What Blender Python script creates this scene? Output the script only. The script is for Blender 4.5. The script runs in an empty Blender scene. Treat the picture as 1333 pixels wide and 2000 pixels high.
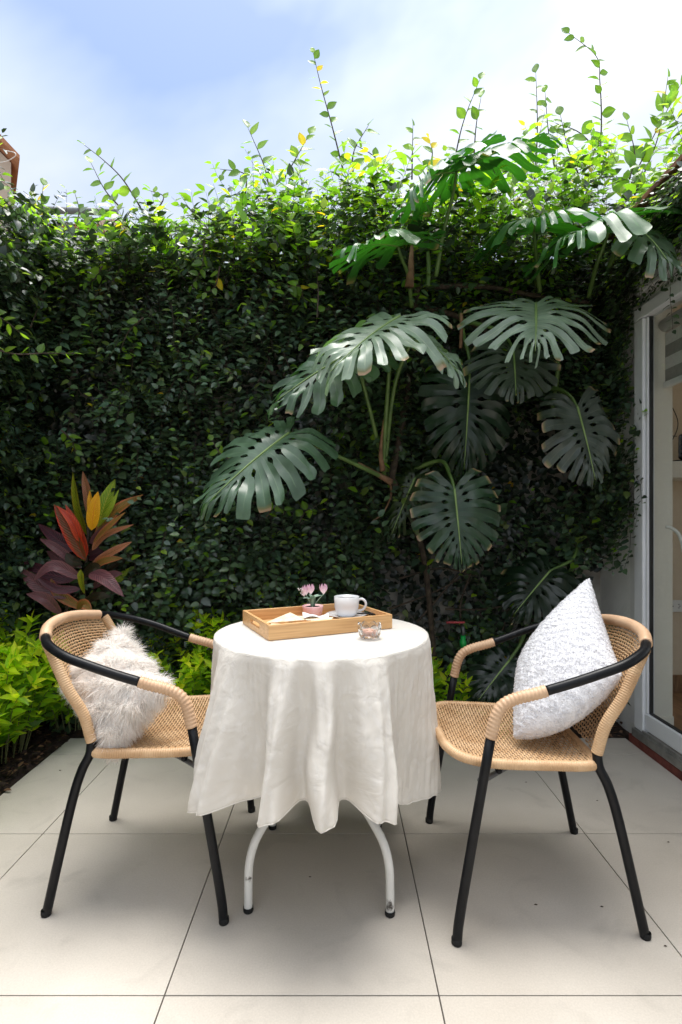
import bpy, bmesh, math, random
import numpy as np
from mathutils import Vector, Matrix, noise as mnoise

random.seed(7)
rng = np.random.default_rng(11)
R = math.radians
scene = bpy.context.scene
COL = scene.collection

# ------------------------------------------------------------------ camera
CAM_H = 1.043
cam_data = bpy.data.cameras.new('camera')
cam = bpy.data.objects.new('camera', cam_data)
COL.objects.link(cam)
cam.location = (0, 0, CAM_H)
cam.rotation_euler = (R(90), 0, 0)
cam_data.sensor_fit = 'VERTICAL'
cam_data.sensor_height = 36
cam_data.sensor_width = 24
cam_data.lens = 36 * 1034 / 2000
cam_data.shift_x = 6.5 / 2000
cam_data.shift_y = 15 / 2000
cam_data.clip_start = 0.02
cam_data.clip_end = 3000
scene.camera = cam

# ------------------------------------------------------------------ world, sun, exposure
SUN_EL, SUN_AZ = 80, 10          # azimuth measured from +Y towards +X
world = bpy.data.worlds.new('World')
scene.world = world
world.use_nodes = True
wt = world.node_tree
wt.nodes.clear()
w_out = wt.nodes.new('ShaderNodeOutputWorld')
w_bg = wt.nodes.new('ShaderNodeBackground')
w_bg.inputs['Strength'].default_value = 0.05
w_sky = wt.nodes.new('ShaderNodeTexSky')
w_sky.sky_type = 'NISHITA'
w_sky.sun_disc = False
w_sky.sun_elevation = R(SUN_EL)
w_sky.sun_rotation = R(SUN_AZ)
w_tc = wt.nodes.new('ShaderNodeTexCoord')
w_map = wt.nodes.new('ShaderNodeMapping')
w_map.inputs['Scale'].default_value = (1.0, 1.0, 2.2)
w_map.inputs['Location'].default_value = (8.2, 4.0, 2.2)
w_n = wt.nodes.new('ShaderNodeTexNoise')
w_n.inputs['Scale'].default_value = 0.9
w_n.inputs['Detail'].default_value = 6
w_n.inputs['Roughness'].default_value = 0.5
w_n.inputs['Distortion'].default_value = 0.3
w_r = wt.nodes.new('ShaderNodeValToRGB')
w_r.color_ramp.elements[0].position = 0.36
w_r.color_ramp.elements[0].color = (0.06, 0.06, 0.06, 1)
w_r.color_ramp.elements[1].position = 0.60
w_r.color_ramp.elements[1].color = (1, 1, 1, 1)
w_mix = wt.nodes.new('ShaderNodeMix')
w_mix.data_type = 'RGBA'
L = wt.links.new
L(w_tc.outputs['Generated'], w_map.inputs['Vector'])
L(w_map.outputs['Vector'], w_n.inputs['Vector'])
# cover thickens towards the horizon
w_cv = wt.nodes.new('ShaderNodeMapRange')
w_cv.inputs['From Min'].default_value = 0.48; w_cv.inputs['From Max'].default_value = 0.68
w_cv.inputs['To Min'].default_value = 0.10; w_cv.inputs['To Max'].default_value = -0.035
w_ad = wt.nodes.new('ShaderNodeMath'); w_ad.operation = 'ADD'
w_s0 = wt.nodes.new('ShaderNodeSeparateXYZ')
L(w_tc.outputs['Generated'], w_s0.inputs['Vector']); L(w_s0.outputs['Z'], w_cv.inputs['Value'])
L(w_n.outputs['Fac'], w_ad.inputs[0]); L(w_cv.outputs['Result'], w_ad.inputs[1])
L(w_ad.outputs['Value'], w_r.inputs['Fac'])
L(w_r.outputs['Color'], w_mix.inputs['Factor'])
L(w_sky.outputs['Color'], w_mix.inputs['A'])
# cloud layer: brighter overhead than at the horizon, as under any thin overcast
w_sep = wt.nodes.new('ShaderNodeSeparateXYZ')
w_mr = wt.nodes.new('ShaderNodeMapRange')
w_mr.inputs['From Min'].default_value = 0.0
w_mr.inputs['From Max'].default_value = 1.0
w_mr.inputs['To Min'].default_value = 3.7
w_mr.inputs['To Max'].default_value = 24.0
w_pw = wt.nodes.new('ShaderNodeMath'); w_pw.operation = 'POWER'; w_pw.inputs[1].default_value = 3.8; w_pw.use_clamp = True
w_sc = wt.nodes.new('ShaderNodeVectorMath'); w_sc.operation = 'SCALE'
w_sc.inputs[0].default_value = (0.98, 1.0, 1.03)
L(w_tc.outputs['Generated'], w_sep.inputs['Vector'])
L(w_sep.outputs['Z'], w_pw.inputs[0]); L(w_pw.outputs['Value'], w_mr.inputs['Value'])
L(w_mr.outputs['Result'], w_sc.inputs['Scale'])
L(w_sc.outputs['Vector'], w_mix.inputs['B'])
L(w_mix.outputs['Result'], w_bg.inputs['Color'])
L(w_bg.outputs['Background'], w_out.inputs['Surface'])

sun_data = bpy.data.lights.new('sun', 'SUN')
sun_data.energy = 1.0
sun_data.angle = R(35)
sun_data.color = (1.0, 0.96, 0.90)
sun = bpy.data.objects.new('sun', sun_data)
COL.objects.link(sun)
sd = Vector((math.sin(R(SUN_AZ)) * math.cos(R(SUN_EL)), math.cos(R(SUN_AZ)) * math.cos(R(SUN_EL)), math.sin(R(SUN_EL))))
sun.rotation_euler = sd.to_track_quat('Z', 'Y').to_euler()
sun.location = (0, 0, 8)

scene.view_settings.view_transform = 'Standard'
scene.view_settings.look = 'None'
scene.view_settings.exposure = 2.15
scene.view_settings.gamma = 1
scene.view_settings.use_curve_mapping = False
scene.render.engine = 'CYCLES'
scene.cycles.max_bounces = 8
scene.cycles.transparent_max_bounces = 16

# ------------------------------------------------------------------ helpers
def P(px, py, Y):
    """world point seen at photograph pixel (px, py) at distance Y"""
    return Vector(((px - 660) / 1034 * Y, Y, CAM_H - (py - 1015) / 1034 * Y))

def tag(o, label=None, cat=None, group=None, kind=None):
    if label: o['label'] = label
    if cat: o['category'] = cat
    if group: o['group'] = group
    if kind: o['kind'] = kind
    return o

def empty(name, loc=(0, 0, 0), rz=0, parent=None):
    o = bpy.data.objects.new(name, None)
    o.empty_display_size = 0.1
    COL.objects.link(o)
    o.location = loc
    o.rotation_euler = (0, 0, rz)
    if parent: o.parent = parent
    return o

def link(name, mesh, parent=None, mat=None):
    o = bpy.data.objects.new(name, mesh)
    if mat and not mesh.materials: mesh.materials.append(mat)
    COL.objects.link(o)
    if parent:
        o.parent = parent
        # geometry is given in world coordinates when the parent is not rotated
    return o

def np_mesh(name, V, F, cols=None, uvs=None, smooth=True):
    """V (n,3); F list of index arrays: each (m,k)"""
    me = bpy.data.meshes.new(name)
    V = np.asarray(V, dtype=np.float32)
    me.vertices.add(len(V))
    me.vertices.foreach_set('co', V.ravel())
    loops = np.concatenate([f.ravel() for f in F]).astype(np.int32)
    sizes = np.concatenate([np.full(len(f), f.shape[1]) for f in F]).astype(np.int32)
    starts = np.concatenate([[0], np.cumsum(sizes)[:-1]]).astype(np.int32)
    me.loops.add(len(loops))
    me.loops.foreach_set('vertex_index', loops)
    me.polygons.add(len(sizes))
    me.polygons.foreach_set('loop_start', starts)
    me.polygons.foreach_set('loop_total', sizes)
    me.update(calc_edges=True)
    if smooth:
        me.polygons.foreach_set('use_smooth', np.ones(len(sizes), dtype=bool))
    if cols is not None:
        a = me.color_attributes.new('col', 'FLOAT_COLOR', 'POINT')
        c = np.ones((len(V), 4), dtype=np.float32)
        c[:, :3] = cols
        a.data.foreach_set('color', c.ravel())
    if uvs is not None:
        u = me.uv_layers.new(name='uv')
        u.data.foreach_set('uv', np.asarray(uvs, dtype=np.float32)[loops].ravel())
    me.validate()
    return me

class MB:
    """collects simple shapes for ONE mesh"""
    def __init__(s): s.v = []; s.f = []; s.sm = []
    def add(s, vs, fs, smooth=False):
        n = len(s.v)
        s.v += [tuple(v) for v in vs]
        s.f += [tuple(i + n for i in f) for f in fs]
        s.sm += [smooth] * len(fs)
    def box(s, a, b, M=None):
        (x0, y0, z0), (x1, y1, z1) = a, b
        vs = [Vector(p) for p in ((x0,y0,z0),(x1,y0,z0),(x1,y1,z0),(x0,y1,z0),(x0,y0,z1),(x1,y0,z1),(x1,y1,z1),(x0,y1,z1))]
        if M: vs = [M @ v for v in vs]
        s.add(vs, [(0,3,2,1),(4,5,6,7),(0,1,5,4),(1,2,6,5),(2,3,7,6),(3,0,4,7)])
        return s
    def tube(s, pts, r, seg=10, cap=True, M=None):
        pts = [Vector(p) for p in pts]
        if M: pts = [M @ p for p in pts]
        n = len(pts)
        T = []
        for i in range(n):
            a = pts[max(0, i-1)]; b = pts[min(n-1, i+1)]
            T.append((b - a).normalized())
        N = T[0].orthogonal().normalized()
        vs = []
        for i in range(n):
            N = (N - T[i] * N.dot(T[i])).normalized()
            B = T[i].cross(N)
            rr = r[i] if hasattr(r, '__len__') else (r(i / (n-1)) if callable(r) else r)
            for k in range(seg):
                a = 2 * math.pi * k / seg
                vs.append(pts[i] + (N * math.cos(a) + B * math.sin(a)) * rr)
        fs = [(i*seg+k, i*seg+(k+1) % seg, (i+1)*seg+(k+1) % seg, (i+1)*seg+k) for i in range(n-1) for k in range(seg)]
        if cap:
            fs.append(tuple(range(seg-1, -1, -1))); fs.append(tuple((n-1)*seg+k for k in range(seg)))
        s.add(vs, fs, True)
        return s
    def lathe(s, prof, c=(0,0,0), seg=32, M=None):
        vs = []
        for r, z in prof:
            for k in range(seg):
                a = 2*math.pi*k/seg
                v = Vector((c[0]+r*math.cos(a), c[1]+r*math.sin(a), c[2]+z))
                vs.append(M @ v if M else v)
        fs = [(i*seg+k, i*seg+(k+1) % seg, (i+1)*seg+(k+1) % seg, (i+1)*seg+k) for i in range(len(prof)-1) for k in range(seg)]
        s.add(vs, fs, True)
        return s
    def mesh(s, name, bevel=0, mat=None):
        me = bpy.data.meshes.new(name)
        me.from_pydata(s.v, [], s.f)
        me.polygons.foreach_set('use_smooth', s.sm)
        if bevel:
            bm = bmesh.new(); bm.from_mesh(me)
            ed = [e for e in bm.edges if len(e.link_faces) == 2 and e.calc_face_angle(0) > 0.8]
            bmesh.ops.bevel(bm, geom=ed, offset=bevel, segments=2, profile=0.5, affect='EDGES')
            bm.to_mesh(me); bm.free()
        if mat: me.materials.append(mat)
        me.update()
        return me
    def build(s, name, mat, parent=None, bevel=0):
        return link(name, s.mesh(name, bevel, mat), parent)

def spline(pts, n=8):
    """catmull-rom through the points"""
    pts = [Vector(p) for p in pts]
    q = [pts[0]*2-pts[1]] + pts + [pts[-1]*2-pts[-2]]
    out = []
    for i in range(1, len(q)-2):
        p0, p1, p2, p3 = q[i-1], q[i], q[i+1], q[i+2]
        for k in range(n):
            t = k/n
            out.append(0.5*((2*p1)+(p2-p0)*t+(2*p0-5*p1+4*p2-p3)*t*t+(3*p1-p0-3*p2+p3)*t**3))
    out.append(pts[-1])
    return out

def resample(pts, step):
    pts = [Vector(p) for p in pts]
    d = [0]
    for a, b in zip(pts, pts[1:]): d.append(d[-1] + (b-a).length)
    n = max(2, int(d[-1]/step)+1)
    out = []; j = 0
    for i in range(n):
        t = d[-1]*i/(n-1)
        while j < len(d)-2 and d[j+1] < t: j += 1
        u = (t-d[j])/max(1e-9, d[j+1]-d[j])
        out.append(pts[j].lerp(pts[j+1], u))
    return out

def wrapped(mb, pts, r, pitch=0.006, seg=12, depth=0.0011):
    """a tube wound with strand: four rings per winding"""
    q = resample(pts, pitch/4)
    rad = [r + depth*abs(math.sin(math.pi*i/4 + 0.3)) - (0.0004 if i % 4 == 0 else 0) for i in range(len(q))]
    mb.tube(q, rad, seg)
    return mb

# ------------------------------------------------------------------ materials
def new_mat(name):
    m = bpy.data.materials.new(name); m.use_nodes = True
    nt = m.node_tree
    b = nt.nodes['Principled BSDF']
    return m, nt, b

def noise_mat(name, c1, c2, scale=8, rough=0.6, bump=0.0, bscale=None, detail=5, lo=0.35, hi=0.65, spec=0.5,
              stretch=None, metallic=0, sheen=0, rough2=None):
    m, nt, b = new_mat(name)
    tc = nt.nodes.new('ShaderNodeTexCoord')
    mp = nt.nodes.new('ShaderNodeMapping')
    if stretch: mp.inputs['Scale'].default_value = stretch
    n = nt.nodes.new('ShaderNodeTexNoise'); n.inputs['Scale'].default_value = scale; n.inputs['Detail'].default_value = detail
    r = nt.nodes.new('ShaderNodeValToRGB')
    r.color_ramp.elements[0].position = lo; r.color_ramp.elements[0].color = (*c1, 1)
    r.color_ramp.elements[1].position = hi; r.color_ramp.elements[1].color = (*c2, 1)
    k = nt.links.new
    k(tc.outputs['Object'], mp.inputs['Vector']); k(mp.outputs['Vector'], n.inputs['Vector'])
    k(n.outputs['Fac'], r.inputs['Fac']); k(r.outputs['Color'], b.inputs['Base Color'])
    b.inputs['Roughness'].default_value = rough
    b.inputs['Specular IOR Level'].default_value = spec
    b.inputs['Metallic'].default_value = metallic
    b.inputs['Sheen Weight'].default_value = sheen
    if rough2 is not None:
        mr = nt.nodes.new('ShaderNodeMapRange'); mr.inputs['To Min'].default_value = rough; mr.inputs['To Max'].default_value = rough2
        k(n.outputs['Fac'], mr.inputs['Value']); k(mr.outputs['Result'], b.inputs['Roughness'])
    if bump:
        n2 = nt.nodes.new('ShaderNodeTexNoise'); n2.inputs['Scale'].default_value = bscale or scale*4; n2.inputs['Detail'].default_value = 4
        bp = nt.nodes.new('ShaderNodeBump'); bp.inputs['Strength'].default_value = bump; bp.inputs['Distance'].default_value = 0.01
        k(mp.outputs['Vector'], n2.inputs['Vector']); k(n2.outputs['Fac'], bp.inputs['Height']); k(bp.outputs['Normal'], b.inputs['Normal'])
    return m

def leaf_mat(name, trans=0.35, rough=0.45, spec=0.5, gain=2.2):
    """foliage: colour attribute, thin enough to glow against the light"""
    m, nt, b = new_mat(name)
    k = nt.links.new
    at = nt.nodes.new('ShaderNodeAttribute'); at.attribute_name = 'col'
    b.inputs['Roughness'].default_value = rough
    b.inputs['Specular IOR Level'].default_value = spec
    k(at.outputs['Color'], b.inputs['Base Color'])
    tr = nt.nodes.new('ShaderNodeBsdfTranslucent')
    mul = nt.nodes.new('ShaderNodeMix'); mul.data_type = 'RGBA'; mul.blend_type = 'MULTIPLY'
    mul.inputs['Factor'].default_value = 1
    mul.inputs['B'].default_value = (gain*1.05, gain*1.1, gain*0.45, 1)
    k(at.outputs['Color'], mul.inputs['A'])
    k(mul.outputs['Result'], tr.inputs['Color'])
    mx = nt.nodes.new('ShaderNodeMixShader')
    # young pale leaves are thin, old dark ones leathery and opaque
    sp = nt.nodes.new('ShaderNodeSeparateColor'); k(at.outputs['Color'], sp.inputs['Color'])
    mr = nt.nodes.new('ShaderNodeMapRange'); mr.inputs['From Min'].default_value = 0.06; mr.inputs['From Max'].default_value = 0.26
    mr.inputs['To Min'].default_value = trans*0.25; mr.inputs['To Max'].default_value = trans*1.35
    k(sp.outputs['Green'], mr.inputs['Value']); k(mr.outputs['Result'], mx.inputs['Fac'])
    k(b.outputs['BSDF'], mx.inputs[1]); k(tr.outputs['BSDF'], mx.inputs[2])
    k(mx.outputs['Shader'], nt.nodes['Material Output'].inputs['Surface'])
    return m

M = {}
M['tile'] = noise_mat('porcelain_tile', (0.435, 0.395, 0.34), (0.56, 0.518, 0.455), scale=2.2, rough=0.38, bump=0.05, bscale=220, detail=12, rough2=0.66, lo=0.25, hi=0.7)
def tile_wear(m):
    nt = m.node_tree; k = nt.links.new; b = nt.nodes['Principled BSDF']
    src = b.inputs['Base Color'].links[0].from_socket
    oi = nt.nodes.new('ShaderNodeObjectInfo')
    mr = nt.nodes.new('ShaderNodeMapRange'); mr.inputs['To Min'].default_value = 0.955; mr.inputs['To Max'].default_value = 1.04
    k(oi.outputs['Random'], mr.inputs['Value'])
    tc = nt.nodes.new('ShaderNodeTexCoord')
    st = nt.nodes.new('ShaderNodeTexNoise'); st.inputs['Scale'].default_value = 5.5; st.inputs['Detail'].default_value = 9; st.inputs['Distortion'].default_value = 1.6
    k(tc.outputs['Object'], st.inputs['Vector'])
    m2 = nt.nodes.new('ShaderNodeMapRange'); m2.inputs['From Min'].default_value = 0.56; m2.inputs['From Max'].default_value = 0.75; m2.inputs['To Min'].default_value = 1.0; m2.inputs['To Max'].default_value = 0.86
    k(st.outputs['Fac'], m2.inputs['Value'])
    gr = nt.nodes.new('ShaderNodeTexNoise'); gr.inputs['Scale'].default_value = 240; gr.inputs['Detail'].default_value = 2
    k(tc.outputs['Object'], gr.inputs['Vector'])
    m3 = nt.nodes.new('ShaderNodeMapRange'); m3.inputs['From Min'].default_value = 0.3; m3.inputs['From Max'].default_value = 0.7; m3.inputs['To Min'].default_value = 0.94; m3.inputs['To Max'].default_value = 1.05
    k(gr.outputs['Fac'], m3.inputs['Value'])
    a = nt.nodes.new('ShaderNodeMath'); a.operation = 'MULTIPLY'; k(mr.outputs['Result'], a.inputs[0]); k(m2.outputs['Result'], a.inputs[1])
    a2 = nt.nodes.new('ShaderNodeMath'); a2.operation = 'MULTIPLY'; k(a.outputs['Value'], a2.inputs[0]); k(m3.outputs['Result'], a2.inputs[1])
    sc = nt.nodes.new('ShaderNodeVectorMath'); sc.operation = 'SCALE'; k(src, sc.inputs[0]); k(a2.outputs['Value'], sc.inputs['Scale'])
    k(sc.outputs['Vector'], b.inputs['Base Color'])
tile_wear(M['tile'])
M['grout'] = noise_mat('grout', (0.06, 0.05, 0.045), (0.1, 0.09, 0.08), scale=30, rough=0.9)
M['soil'] = noise_mat('soil', (0.012, 0.007, 0.005), (0.05, 0.03, 0.02), scale=30, rough=0.95, bump=0.8, bscale=60)
M['ground'] = noise_mat('ground', (0.10, 0.09, 0.07), (0.18, 0.16, 0.13), scale=2, rough=0.95)
M['wall_old'] = noise_mat('old_render', (0.22, 0.20, 0.17), (0.42, 0.40, 0.36), scale=6, rough=0.9, bump=0.4, bscale=40)
M['wall_white'] = noise_mat('white_render', (0.62, 0.62, 0.60), (0.78, 0.78, 0.76), scale=3, rough=0.85, bump=0.25, bscale=50, detail=8)
M['lintel'] = noise_mat('lintel_paint', (0.62, 0.62, 0.62), (0.72, 0.72, 0.72), scale=5, rough=0.6, bump=0.05)
M['clay'] = noise_mat('clay_coping', (0.10, 0.045, 0.025), (0.32, 0.13, 0.07), scale=12, rough=0.85, bump=0.5, bscale=60)
M['alu'] = noise_mat('painted_frame', (0.72, 0.74, 0.77), (0.78, 0.80, 0.83), scale=6, rough=0.38, bump=0.02)
M['alu_raw'] = noise_mat('sill_metal', (0.22, 0.22, 0.21), (0.36, 0.35, 0.33), scale=20, rough=0.4, metallic=0.5, bump=0.1)
M['redstone'] = noise_mat('red_tile', (0.11, 0.02, 0.015), (0.2, 0.05, 0.035), scale=25, rough=0.6, bump=0.2)
M['gasket'] = noise_mat('gasket', (0.012, 0.012, 0.013), (0.02, 0.02, 0.02), rough=0.6)
M['black_metal'] = noise_mat('black_powder_coat', (0.004, 0.0045, 0.006), (0.008, 0.0085, 0.010), scale=40, rough=0.34, bump=0.03, bscale=400, spec=0.22)
M['rubber'] = noise_mat('rubber', (0.003, 0.003, 0.003), (0.006, 0.006, 0.006), scale=40, rough=0.8)
M['grey_metal'] = noise_mat('grey_metal', (0.10, 0.105, 0.11), (0.16, 0.165, 0.17), scale=20, rough=0.4, metallic=0.6)
M['rattan'] = noise_mat('rattan_strand', (0.50, 0.305, 0.155), (0.64, 0.43, 0.245), scale=18, rough=0.42, bump=0.05, bscale=300)
M['rattan_light'] = noise_mat('rattan_wrap', (0.52, 0.325, 0.19), (0.64, 0.43, 0.27), scale=14, rough=0.45, bump=0.05, bscale=300)
M['white_iron'] = noise_mat('chipped_white_iron', (0.06, 0.05, 0.04), (0.72, 0.71, 0.67), scale=26, rough=0.45, lo=0.30, hi=0.37, bump=0.25, bscale=60, detail=6)
M['ceramic'] = noise_mat('ceramic', (0.70, 0.71, 0.72), (0.78, 0.79, 0.80), scale=4, rough=0.22)
M['pot_pink'] = noise_mat('pink_pot', (0.80, 0.44, 0.44), (0.86, 0.56, 0.55), scale=20, rough=0.5)
M['bread'] = noise_mat('bread', (0.72, 0.56, 0.36), (0.85, 0.74, 0.56), scale=60, rough=0.9, bump=0.4, bscale=200)
M['crust'] = noise_mat('crust', (0.55, 0.30, 0.12), (0.68, 0.42, 0.2), scale=40, rough=0.8, bump=0.3)
M['napkin'] = noise_mat('napkin', (0.74, 0.73, 0.71), (0.8, 0.79, 0.78), scale=30, rough=0.9)
M['black_steel'] = noise_mat('black_steel', (0.01, 0.01, 0.012), (0.02, 0.02, 0.022), rough=0.25)
M['wax'] = noise_mat('wax', (0.86, 0.46, 0.34), (0.9, 0.54, 0.42), rough=0.4)
M['bark'] = noise_mat('bark', (0.035, 0.024, 0.016), (0.09, 0.065, 0.045), scale=40, rough=0.9, bump=0.4)
M['sheath'] = noise_mat('dry_sheath', (0.12, 0.06, 0.03), (0.26, 0.15, 0.08), scale=25, rough=0.8)
M['petiole'] = noise_mat('petiole', (0.07, 0.13, 0.03), (0.12, 0.2, 0.05), scale=15, rough=0.45)
M['midrib'] = noise_mat('midrib', (0.20, 0.30, 0.09), (0.26, 0.38, 0.13), scale=15, rough=0.45)
M['stem_green'] = noise_mat('stem_green', (0.10, 0.11, 0.04), (0.16, 0.17, 0.07), scale=15, rough=0.6)
M['room_wall'] = noise_mat('room_wall', (0.62, 0.50, 0.37), (0.70, 0.58, 0.44), scale=3, rough=0.9)
M['room_wall_pale'] = noise_mat('room_wall_pale', (0.74, 0.71, 0.63), (0.80, 0.77, 0.69), scale=3, rough=0.85)
M['wood_floor'] = noise_mat('wood_floor', (0.16, 0.08, 0.035), (0.28, 0.15, 0.07), scale=10, rough=0.4, stretch=(8, 1, 1))
M['blind'] = noise_mat('blind_fabric', (0.62, 0.60, 0.56), (0.68, 0.66, 0.62), scale=60, rough=0.9)
M['blind_dark'] = noise_mat('blind_sheer', (0.30, 0.28, 0.25), (0.34, 0.32, 0.29), scale=60, rough=0.9)
M['plastic_white'] = noise_mat('white_plastic', (0.72, 0.71, 0.68), (0.76, 0.75, 0.72), rough=0.4)
M['tap_green'] = noise_mat('green_plastic', (0.005, 0.30, 0.05), (0.01, 0.38, 0.07), rough=0.35)
M['tap_red'] = noise_mat('red_plastic', (0.35, 0.03, 0.04), (0.45, 0.05, 0.06), rough=0.4)
M['neigh_wall'] = noise_mat('beige_render', (0.52, 0.42, 0.33), (0.62, 0.52, 0.42), scale=3, rough=0.9, bump=0.3)
M['neigh_roof'] = noise_mat('orange_clay', (0.36, 0.14, 0.06), (0.52, 0.24, 0.12), scale=6, rough=0.85, bump=0.3)
M['pipe'] = noise_mat('grey_pipe', (0.17, 0.18, 0.19), (0.25, 0.26, 0.27), scale=4, rough=0.6)
M['fur_core'] = noise_mat('pillow_backing', (0.80, 0.75, 0.71), (0.86, 0.83, 0.80), scale=12, rough=0.95)
M['leaf'] = leaf_mat('ivy_leaf', 0.38, 0.33, 0.6, 2.9)
M['leaf_bright'] = leaf_mat('lime_leaf', 0.42, 0.42, 0.4, 1.9)
M['litter'] = leaf_mat('dry_litter', 0.05, 0.8, 0.2, 1)

def fibre_mat(name, rough=0.9, trans=0.3):
    m, nt, b = new_mat(name)
    k = nt.links.new
    at = nt.nodes.new('ShaderNodeAttribute'); at.attribute_name = 'col'
    b.inputs['Roughness'].default_value = rough
    b.inputs['Specular IOR Level'].default_value = 0.08
    k(at.outputs['Color'], b.inputs['Base Color'])
    tr = nt.nodes.new('ShaderNodeBsdfTranslucent')
    k(at.outputs['Color'], tr.inputs['Color'])
    mx = nt.nodes.new('ShaderNodeMixShader'); mx.inputs['Fac'].default_value = trans
    k(b.outputs['BSDF'], mx.inputs[1]); k(tr.outputs['BSDF'], mx.inputs[2])
    k(mx.outputs['Shader'], nt.nodes['Material Output'].inputs['Surface'])
    return m
M['fibre'] = fibre_mat('long_pile', 0.9, 0.55)
M['petal'] = fibre_mat('petal', 0.6, 0.35)

def monstera_mat():
    m, nt, b = new_mat('monstera_leaf')
    k = nt.links.new
    at = nt.nodes.new('ShaderNodeAttribute'); at.attribute_name = 'col'
    tc = nt.nodes.new('ShaderNodeTexCoord')
    n = nt.nodes.new('ShaderNodeTexNoise'); n.inputs['Scale'].default_value = 14; n.inputs['Detail'].default_value = 6
    k(tc.outputs['Object'], n.inputs['Vector'])
    mr = nt.nodes.new('ShaderNodeMapRange'); mr.inputs['From Min'].default_value = 0.3; mr.inputs['From Max'].default_value = 0.7
    mr.inputs['To Min'].default_value = 0.75; mr.inputs['To Max'].default_value = 1.3
    k(n.outputs['Fac'], mr.inputs['Value'])
    mul = nt.nodes.new('ShaderNodeVectorMath'); mul.operation = 'SCALE'
    k(at.outputs['Color'], mul.inputs[0]); k(mr.outputs['Result'], mul.inputs['Scale'])
    k(mul.outputs['Vector'], b.inputs['Base Color'])
    mr2 = nt.nodes.new('ShaderNodeMapRange'); mr2.inputs['To Min'].default_value = 0.22; mr2.inputs['To Max'].default_value = 0.46
    k(n.outputs['Fac'], mr2.inputs['Value']); k(mr2.outputs['Result'], b.inputs['Roughness'])
    b.inputs['Specular IOR Level'].default_value = 0.6
    tr = nt.nodes.new('ShaderNodeBsdfTranslucent')
    m2 = nt.nodes.new('ShaderNodeMix'); m2.data_type = 'RGBA'; m2.blend_type = 'MULTIPLY'; m2.inputs['Factor'].default_value = 1
    m2.inputs['B'].default_value = (1.6, 2.6, 0.5, 1)
    k(at.outputs['Color'], m2.inputs['A']); k(m2.outputs['Result'], tr.inputs['Color'])
    mx = nt.nodes.new('ShaderNodeMixShader'); mx.inputs['Fac'].default_value = 0.22
    k(b.outputs['BSDF'], mx.inputs[1]); k(tr.outputs['BSDF'], mx.inputs[2])
    k(mx.outputs['Shader'], nt.nodes['Material Output'].inputs['Surface'])
    return m
M['monstera'] = monstera_mat()

def croton_mat(name, base, vein, edge):
    """uv.x across (0..1), uv.y along: feathery veins, coloured rim"""
    m, nt, b = new_mat(name)
    k = nt.links.new
    uv = nt.nodes.new('ShaderNodeUVMap'); uv.uv_map = 'uv'
    sep = nt.nodes.new('ShaderNodeSeparateXYZ'); k(uv.outputs['UV'], sep.inputs['Vector'])
    def math_(op, a, bb):
        q = nt.nodes.new('ShaderNodeMath'); q.operation = op
        for i, x in enumerate((a, bb)):
            if x is None: continue
            if isinstance(x, (int, float)): q.inputs[i].default_value = x
            else: k(x, q.inputs[i])
        return q.outputs['Value']
    ax = math_('ABSOLUTE', math_('SUBTRACT', sep.outputs['X'], 0.5), None)     # 0 at the midrib, .5 at the rim
    nz = nt.nodes.new('ShaderNodeTexNoise'); nz.inputs['Scale'].default_value = 9
    k(uv.outputs['UV'], nz.inputs['Vector'])
    ph = math_('ADD', math_('SUBTRACT', math_('MULTIPLY', sep.outputs['Y'], 95), math_('MULTIPLY', ax, 40)), math_('MULTIPLY', nz.outputs['Fac'], 3))
    w = math_('SINE', ph, None)
    veinf = math_('GREATER_THAN', w, 0.72)
    mid = math_('LESS_THAN', ax, 0.035)
    vf = math_('MAXIMUM', veinf, mid)
    rim = nt.nodes.new('ShaderNodeMapRange'); k(math_('ADD', ax, math_('MULTIPLY', nz.outputs['Fac'], 0.35)), rim.inputs['Value'])
    rim.inputs['From Min'].default_value = 0.45; rim.inputs['From Max'].default_value = 0.62
    m1 = nt.nodes.new('ShaderNodeMix'); m1.data_type = 'RGBA'; m1.inputs['A'].default_value = (*base, 1); m1.inputs['B'].default_value = (*edge, 1)
    k(rim.outputs['Result'], m1.inputs['Factor'])
    m2 = nt.nodes.new('ShaderNodeMix'); m2.data_type = 'RGBA'; m2.inputs['B'].default_value = (*vein, 1)
    k(m1.outputs['Result'], m2.inputs['A']); k(math_('MULTIPLY', vf, 0.7), m2.inputs['Factor'])
    k(m2.outputs['Result'], b.inputs['Base Color'])
    b.inputs['Roughness'].default_value = 0.36
    bp = nt.nodes.new('ShaderNodeBump'); bp.inputs['Strength'].default_value = 0.35; bp.inputs['Distance'].default_value = 0.003
    k(w, bp.inputs['Height']); k(bp.outputs['Normal'], b.inputs['Normal'])
    tr = nt.nodes.new('ShaderNodeBsdfTranslucent'); k(m2.outputs['Result'], tr.inputs['Color'])
    mx = nt.nodes.new('ShaderNodeMixShader'); mx.inputs['Fac'].default_value = 0.25
    k(b.outputs['BSDF'], mx.inputs[1]); k(tr.outputs['BSDF'], mx.inputs[2])
    k(mx.outputs['Shader'], nt.nodes['Material Output'].inputs['Surface'])
    return m
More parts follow.
